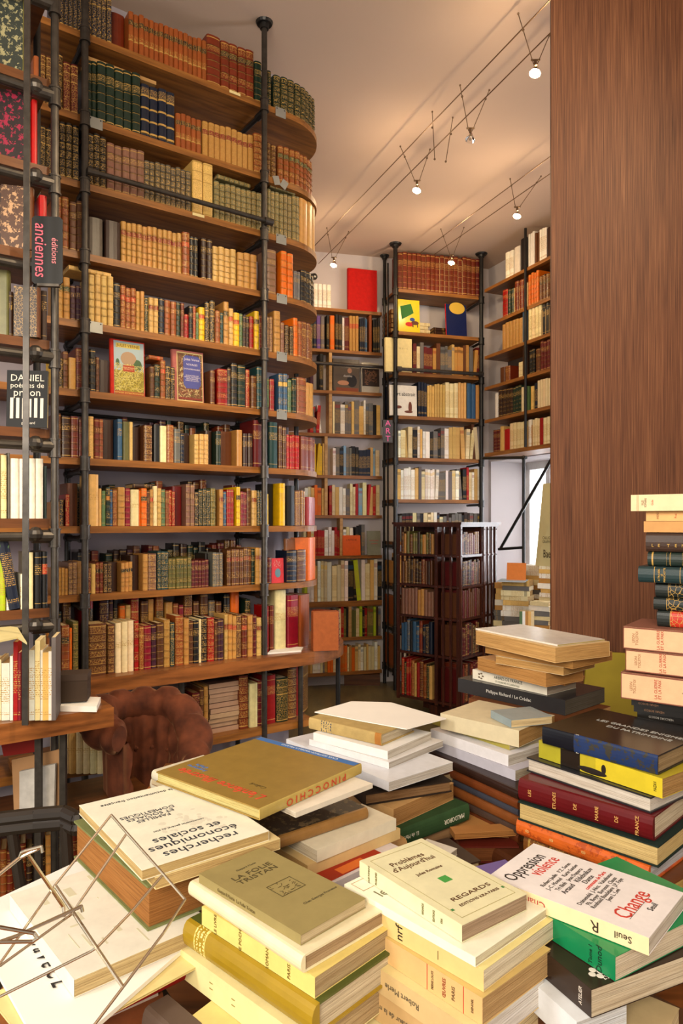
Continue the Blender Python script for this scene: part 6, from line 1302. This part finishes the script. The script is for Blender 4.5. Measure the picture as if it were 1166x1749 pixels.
# papers and old book, centre
G10 = 'stack with the sheet of paper on top, centre of the photo'
z = 1.052
sheet('paper_sheet', [tuple(onz(x, y, z+.004).xy) for x, y in ((537, 1215), (600, 1197), (668, 1199), (762, 1226), (694, 1244), (622, 1231))], z+.001, .002, M_paper, 'creased white sheet of typed paper lying on the old beige book, centre')
e = tb('old_book', 'old beige clothbound book with dark marks on its spine, under the white sheet', (529,1225), (652,1253), (733,1236), z, .026, 'a8905c', 'c9bda6', M_cloth, True, group=G10, rows=[(0,.17,srgb('b39a64'),0,GOLD,0,0),(.17,.33,srgb('b39a64'),3,srgb('3a4250'),0,0),(.33,.92,srgb('a8905c'),0,GOLD,0,0),(.92,1,srgb('a06a30'),0,GOLD,0,0)], bulge=.004); z -= .0265
e = tb('paperback_book', 'white paperback, second in the centre stack', (535,1251), (662,1283), (751,1254), z, .018, 'dcdad8', 'cfcac2', group=G10); z -= .0185
e = tb('paperback_book', 'white magazine-like book, third in the centre stack', (528,1262), (664,1302), (762,1266), z, .014, 'd6d4d6', 'bfbab4', group=G10, mat=M_gloss); z -= .0145
e = tb('paperback_book', 'pale blue and white large book sliding to the left, fourth in the centre stack', (489,1262), (664,1336), (752,1294), z, .018, 'd0d2da', 'cbc6c0', group=G10, mat=M_gloss); z -= .0185
e = tb('paperback_book', 'white book, fifth in the centre stack', (530,1292), (667,1336), (750,1300), z, .018, 'd9d6d2', 'cac4ba', group=G10); z -= .0185
e = tb('old_book', 'worn black-edged old book, sixth in the centre stack', (596,1330), (625,1356), (751,1320), z, .024, '2b2018', '8c6c4c', M_cloth, True, group=G10); z -= .0245
e = tb('old_book', 'frayed tan paperback, seventh in the centre stack', (588,1350), (672,1382), (787,1341), z, .036, 'caa06a', 'b98c58', group=G10); z -= .037
e = tb('hardback_book', 'green clothbound book with white title on its spine, eighth in the centre stack', (655,1426), (798,1372), (740,1340), z, .036, '2f4a2c', 'c9b890', M_cloth, True, group=G10, bulge=.006); st(e, 'MALDOROR', .014, .80, 'dcd8c8', -1, bulge=.0062, sx=.8); st(e, 'I.I. de Mars', .012, .28, 'dcd8c8', -1, bulge=.0062, sx=.8); z -= .037
zz = z; i = 0
while z > ZT+.01:
    h_ = min(.03, z-ZT); tb('old_book', 'brown-grey old book under the green spine, %s' % ('first below', 'second below', 'third below', 'fourth below', 'fifth below', 'sixth below')[min(5, i)], (660,1440+5*i), (775,1405+6*i), (700,1365), z, h_-.0006, ('8a6a4a', '6a4a30', '4f3422')[i % 3], 'a88a64', hard=True, group=G10); z -= h_; i += 1
# centre left: big square golden picture book and things under it
z = 1.068
e = tb('picture_book', 'big square golden-brown picture book with a blue band and red title on its spine', (442,1381), (616,1304), (465,1252), z, .018, '8c7236', 'c9bd80', M_gloss, True, bulge=.002, ov=.002, rows=PB(srgb('b09a56')))
L, W, th = e['dims']; cpatch(e, L*.93, 0.002, L-.002, W-.002, '3c6aa8', name='blue_band')
ct(e, 'L\'enfance Illustrée', .028*L/.25, .0, L*.37, 'c9402c', shear=.25, sx=1.0); ct(e, 'CASA EDITRICE MADELLA MILANO', .009, -.01, -L*.465, 'd9e0e8'); ct(e, 'Collodi', .012, -.06, L*.25, '5c4a20', shear=.2); ct(e, 'Aventures\nd\'Italie', .012, .085, L*.26, '4a6fa8')
st(e, 'P I N O C C H I O', .0165*L/.25, .52, 'b83a24', -1, bulge=.0026, sx=1.15)
z -= .0185
e = tb('paperback_book', 'thin white book sticking out under the golden picture book', (505,1388), (636,1338), (520,1270), z, .008, 'd8d0c0', 'd8d0c0'); z -= .0005
# open-ish white paperback
z = 1.048
e = tb('paperback_book', 'white paperback with a grey map and economic research title, front left', (325,1330), (459,1419), (243,1487), z, .014, 'dfdbc8', 'c9ae78')
L, W, th = e['dims']; k = W/.19
ct(e, 'recherches\néconomiques\net sociales', .024*k, .0, L*.33, '2c2f38', sx=1.05, align='CENTER'); ct(e, 'FAMILLES\nET SOCIALES\nDOMESTIQUES', .013*k, .02, -L*.10, '2c2f38'); ct(e, 'la documentation française', .011*k, .01, -L*.40, '3a3a38'); ct(e, 'commissariat général du plan', .0068*k, .0, L*.13, '5a5a55')
mm = MB(); rr = random.Random(9)
for i in range(60):
    a = rr.uniform(0, 6.28); r_ = rr.uniform(.0, .05); mm.sphere((L*.36+r_*math.cos(a), W*.38+r_*math.sin(a), th), rr.uniform(.002, .007), 7, (1, rr.uniform(.5, 1.4), .03))
mm.build('cover_map', ink('cfcab8'), e)
z -= .0145
e = tb('paperback_book', 'cream paperback just under the white economics paperback', (350,1345), (478,1432), (272,1506), z, .016, 'd9c794', 'cfb27a'); z -= .0165
e = tb('old_book', 'very thick old book with brown pages and worn green cover edges, front left', (126,1402), (252,1514), (352,1478), z, .060, '6f7448', 'a5713f', M_cloth, True, ov=.004, rows=PB(srgb('8a5a34')), flip=True); z -= .0605
Gl = 'papers and books under the thick old book, lower left'
e = tb('paperback_book', 'large pale paperback with a faint drawing, under the thick old book', (17,1528), (127,1673), (345,1562), z, .022, 'd8d4c6', 'cfb888', group=Gl)
L, W, th = e['dims']
mm = MB(); rr = random.Random(5)
for i in range(24): x_, y_ = rr.uniform(.02, L-.04), rr.uniform(.02, W-.04); mm.box((x_, y_, th), (x_+rr.uniform(.004, .04), y_+rr.uniform(.001, .012), th+.0003))
mm.build('cover_drawing', ink('c5c0a6'), e)
z -= .0225
e = tb('folder', 'large white portfolio with black calligraphy, far lower left', (30,1520), (150,1440), (400,1560), z, .006, 'dedad4', 'dedad4', group=Gl, cat='folder') if False else None
zf = z
fo = [onz(x, y, zf) for x, y in ((-60, 1560), (150, 1462), (372, 1568), (135, 1775), (60, 1775))]
sheet('portfolio', [tuple(p.xy) for p in fo], zf-.006, .0055, M_paper, 'large white portfolio with black calligraphy, far lower left', 'folder')
pe = bpy.data.objects['portfolio']
a = onz(60, 1600, zf); b = onz(110, 1690, zf); X = (b-a).normalized(); X.z = 0; X.normalize(); Y = Vector((0, 0, 1)).cross(X)
t_ = text_obj('calligraphy', 'S a v e C L', .036, basis((a+b)/2+Vector((0, 0, .0012)), X, Y, Vector((0, 0, 1))), ink('1c1a1a'), pe, shear=.3, sx=.75)
z -= .007
e = tb('magazine', 'yellowish large sheet curling over the table corner, lower left', (-20,1700), (60,1800), (420,1620), z, .003, 'd6c488', 'd6c488', group=Gl, cat='magazine'); z -= .0035
e = tb('hardback_book', 'book with a red cover edge under the white portfolio', (110,1650), (330,1570), (400,1640), z, .010, 'a3241c', 'a3241c', group=Gl) if False else tb('hardback_book', 'book with a red cover edge under the white portfolio', (128,1724), (340,1625), (250,1555), z, .026, '9a2018', 'b08a64', M_cloth, True, group=Gl); z -= .0265
e = tb('hardback_book', 'pinkish-white book with faint spine title, lower left', (108,1742), (270,1672), (190,1600), z, .022, 'cfc0b4', 'b8a08a', group=Gl, mat=M_card); st(e, 'Le cinéma', .010, .3, '8a7a7a', 1); z -= .0225
e = tb('leather_book', 'reddish-brown suede book, lower left', (92,1772), (275,1690), (200,1610), z, .045, '7c4526', '8c5a36', M_cloth, True, group=Gl); z -= .0455
h_ = z-ZT
if h_ > .005: e = tb('hardback_book', 'black book with a gilt crest at the bottom left', (90,1800), (300,1715), (200,1630), z, h_-.001, '17181b', group=Gl, hard=True)
# marbled book group, middle
G11 = 'books under the golden picture book, centre left'
z = 1.0
e = tb('old_book', 'dark floral marbled board book under the golden picture book', (473,1428), (624,1378), (582,1348), z, .020, '2c2620', '9c8058', M_leather, True, group=G11, sm=2, si=srgb('6a5a40'), rows=PB(srgb('8a6434'))); z -= .0205
e = tb('paperback_book', 'cream and white paperback with a pale label, under the marbled book', (545,1450), (676,1396), (625,1375), z, .018, 'd9d2be', 'd2cab8', group=G11, mat=M_card) if False else tb('paperback_book', 'cream-white paperback, first below the marbled book', (541,1452), (676,1398), (620,1372), z, .020, 'd8d0ba', 'cfc6b2', group=G11); ct(e, 'ROMANCES', .006, 0, 0, '6a6048', rot=0); z -= .0205
e = tb('paperback_book', 'tan-edged paperback, second below the marbled book', (525,1478), (683,1415), (600,1380), z, .018, 'cdb07a', 'c9a468', group=G11); z -= .0185
e = tb('art_book', 'glossy white book with a red and orange cover picture, third below the marbled book', (545,1520), (690,1450), (620,1400), z, .022, 'cfc6ca', 'd5cdd0', group=G11, mat=M_gloss); L, W, th = e['dims']; cpatch(e, L*.08, W*.05, L*.8, W*.5, '9c2a14'); cpatch(e, L*.3, W*.07, L*.6, W*.22, 'd06a2a', .0005); z -= .0225
i = 0
while z > ZT+.01:
    h_ = min(.035, z-ZT); tb('old_book', 'tan and brown book deep below the marbled book, %s' % ('first', 'second', 'third', 'fourth', 'fifth', 'sixth', 'seventh')[min(6, i)], (520,1490+10*i), (690,1430+8*i), (600,1390), z, h_-.0006, ('b08a58', '6a4428', '8a5a34', '4c3020')[i % 4], 'a88458', hard=True, group=G11); z -= h_; i += 1
# more loose piles filling the rear and left of the table
def fillpile(lab, c1, c2, c3, zt, cols, hs=(.02, .035)):
    z = zt; i = 0
    while z > ZT+.004:
        h_ = min(R.uniform(*hs), z-ZT); j = lambda p: (p[0]+R.uniform(-5, 5), p[1]+R.uniform(-3, 3)+i*4)
        w_ = ('topmost', 'second', 'third', 'fourth', 'fifth', 'sixth', 'seventh', 'eighth', 'ninth', 'tenth', 'eleventh', 'twelfth', 'thirteenth', 'fourteenth')[min(13, i)]
        hexc = cols[i % len(cols)]; tb('old_book', '%s book %s' % (w_, lab), j(c1), j(c2), j(c3), z, h_-.0006, hexc, R.choice(('b89868', 'cdb88c', 'a07c50')), hard=R.random() < .5, group='pile '+lab); z -= h_; i += 1
fillpile('in the low pile behind the golden picture book', (262,1312), (330,1345), (392,1305), .93, ['c9c2ae', 'b8a888', '8a6a4a'])
fillpile('in the low pile left of the worn centre stack', (470,1345), (560,1400), (640,1350), .90, ['6a4a2c', '8a6a44', '5a3a22'])
fillpile('in the rear pile left of the big pale books', (640,1290), (735,1330), (800,1295), .93, ['4a2c1a', '6b3c20', '8c5a30', '3c2416'])
fillpile('in the low pile between the two front stacks', (680,1580), (800,1660), (900,1600), .80, ['5a3a22', '8a6a44'])
fillpile('in the low pile under the economics paperback', (380,1440), (470,1500), (560,1450), .93, ['a88a5a', '6a4428', 'c9b488'])
for o in bpy.data.objects:
    if 'dims' in o: del o['dims']
# grey cardboard flap in front
e = tb('hardback_book', 'grey-brown board standing out at the bottom edge, left of the front stack', (254,1716), (312,1768), (345,1748), .90, .05, '5a4a40', 'cdbf84', hard=True) 
del e['dims']
# ---------------------------------------------------------------- wire book stand
e = empty('wire_book_stand', P(150, 1690, .78), 'empty bent-wire book stand in the lower left corner, in front of the papers', 'stand'); iv = Matrix.Translation(-P(150, 1690, .78))
def wirep(name, pts, r=.0015):
    m = MB(); m.path([P(*p) for p in pts], r, 8); put(m, name, M_chrome, e, iv)
wirep('wire_frame', [(-10,1660,.72),(94,1512,.80),(190,1392,.86),(216,1422,.85),(278,1492,.82),(316,1536,.80),(278,1595,.76),(210,1686,.71),(160,1752,.68)])
wirep('wire_frame', [(216,1424,.85),(138,1538,.79),(122,1562,.78),(0,1650,.72)])
wirep('wire_frame', [(278,1494,.82),(222,1560,.78),(166,1618,.75),(155,1625,.75),(0,1702,.70)])
wirep('crossbar_wire', [(94,1512,.80),(118,1548,.785),(166,1620,.745),(210,1686,.71)], .0019)
wirep('front_hook', [(34,1464,.74),(37,1456,.74),(44,1453,.74),(70,1446,.74),(72,1456,.74)], .0019)
wirep('front_hook', [(-10,1500,.72),(35,1464,.74),(70,1447,.745)], .0019)
wirep('front_hook', [(48,1460,.745),(108,1548,.775),(110,1566,.77)], .0019)
wirep('lower_wire', [(-10,1612,.70),(30,1598,.72),(139,1548,.77),(141,1557,.77)], .0019)
wirep('lower_wire', [(-10,1582,.69),(58,1594,.71),(64,1602,.71),(56,1608,.71),(-10,1609,.69)], .0019)
# ---------------------------------------------------------------- realise shelf books
print(realise(ANT, 'leather_book', 'book', 300, 'old books', 'old_books', 'old leather books filling the back rows and remaining gaps of the shelves', M_leather, True))
print(realise(MOD, 'shelf_book', 'book', 300, 'books', 'modern_books', 'small pale and coloured books filling the rest of the far shelves', M_card, False))
_seen = {}
for o in bpy.data.objects:
    if o.parent is None and 'label' in o:
        l = o['label']
        if len(l.split()) > 16 or len(l.split()) < 4: print('LONG', o.name, l)
        _seen.setdefault(l, []).append(o.name)
for l, n in _seen.items():
    if len(n) > 1: print('DUP', len(n), l)
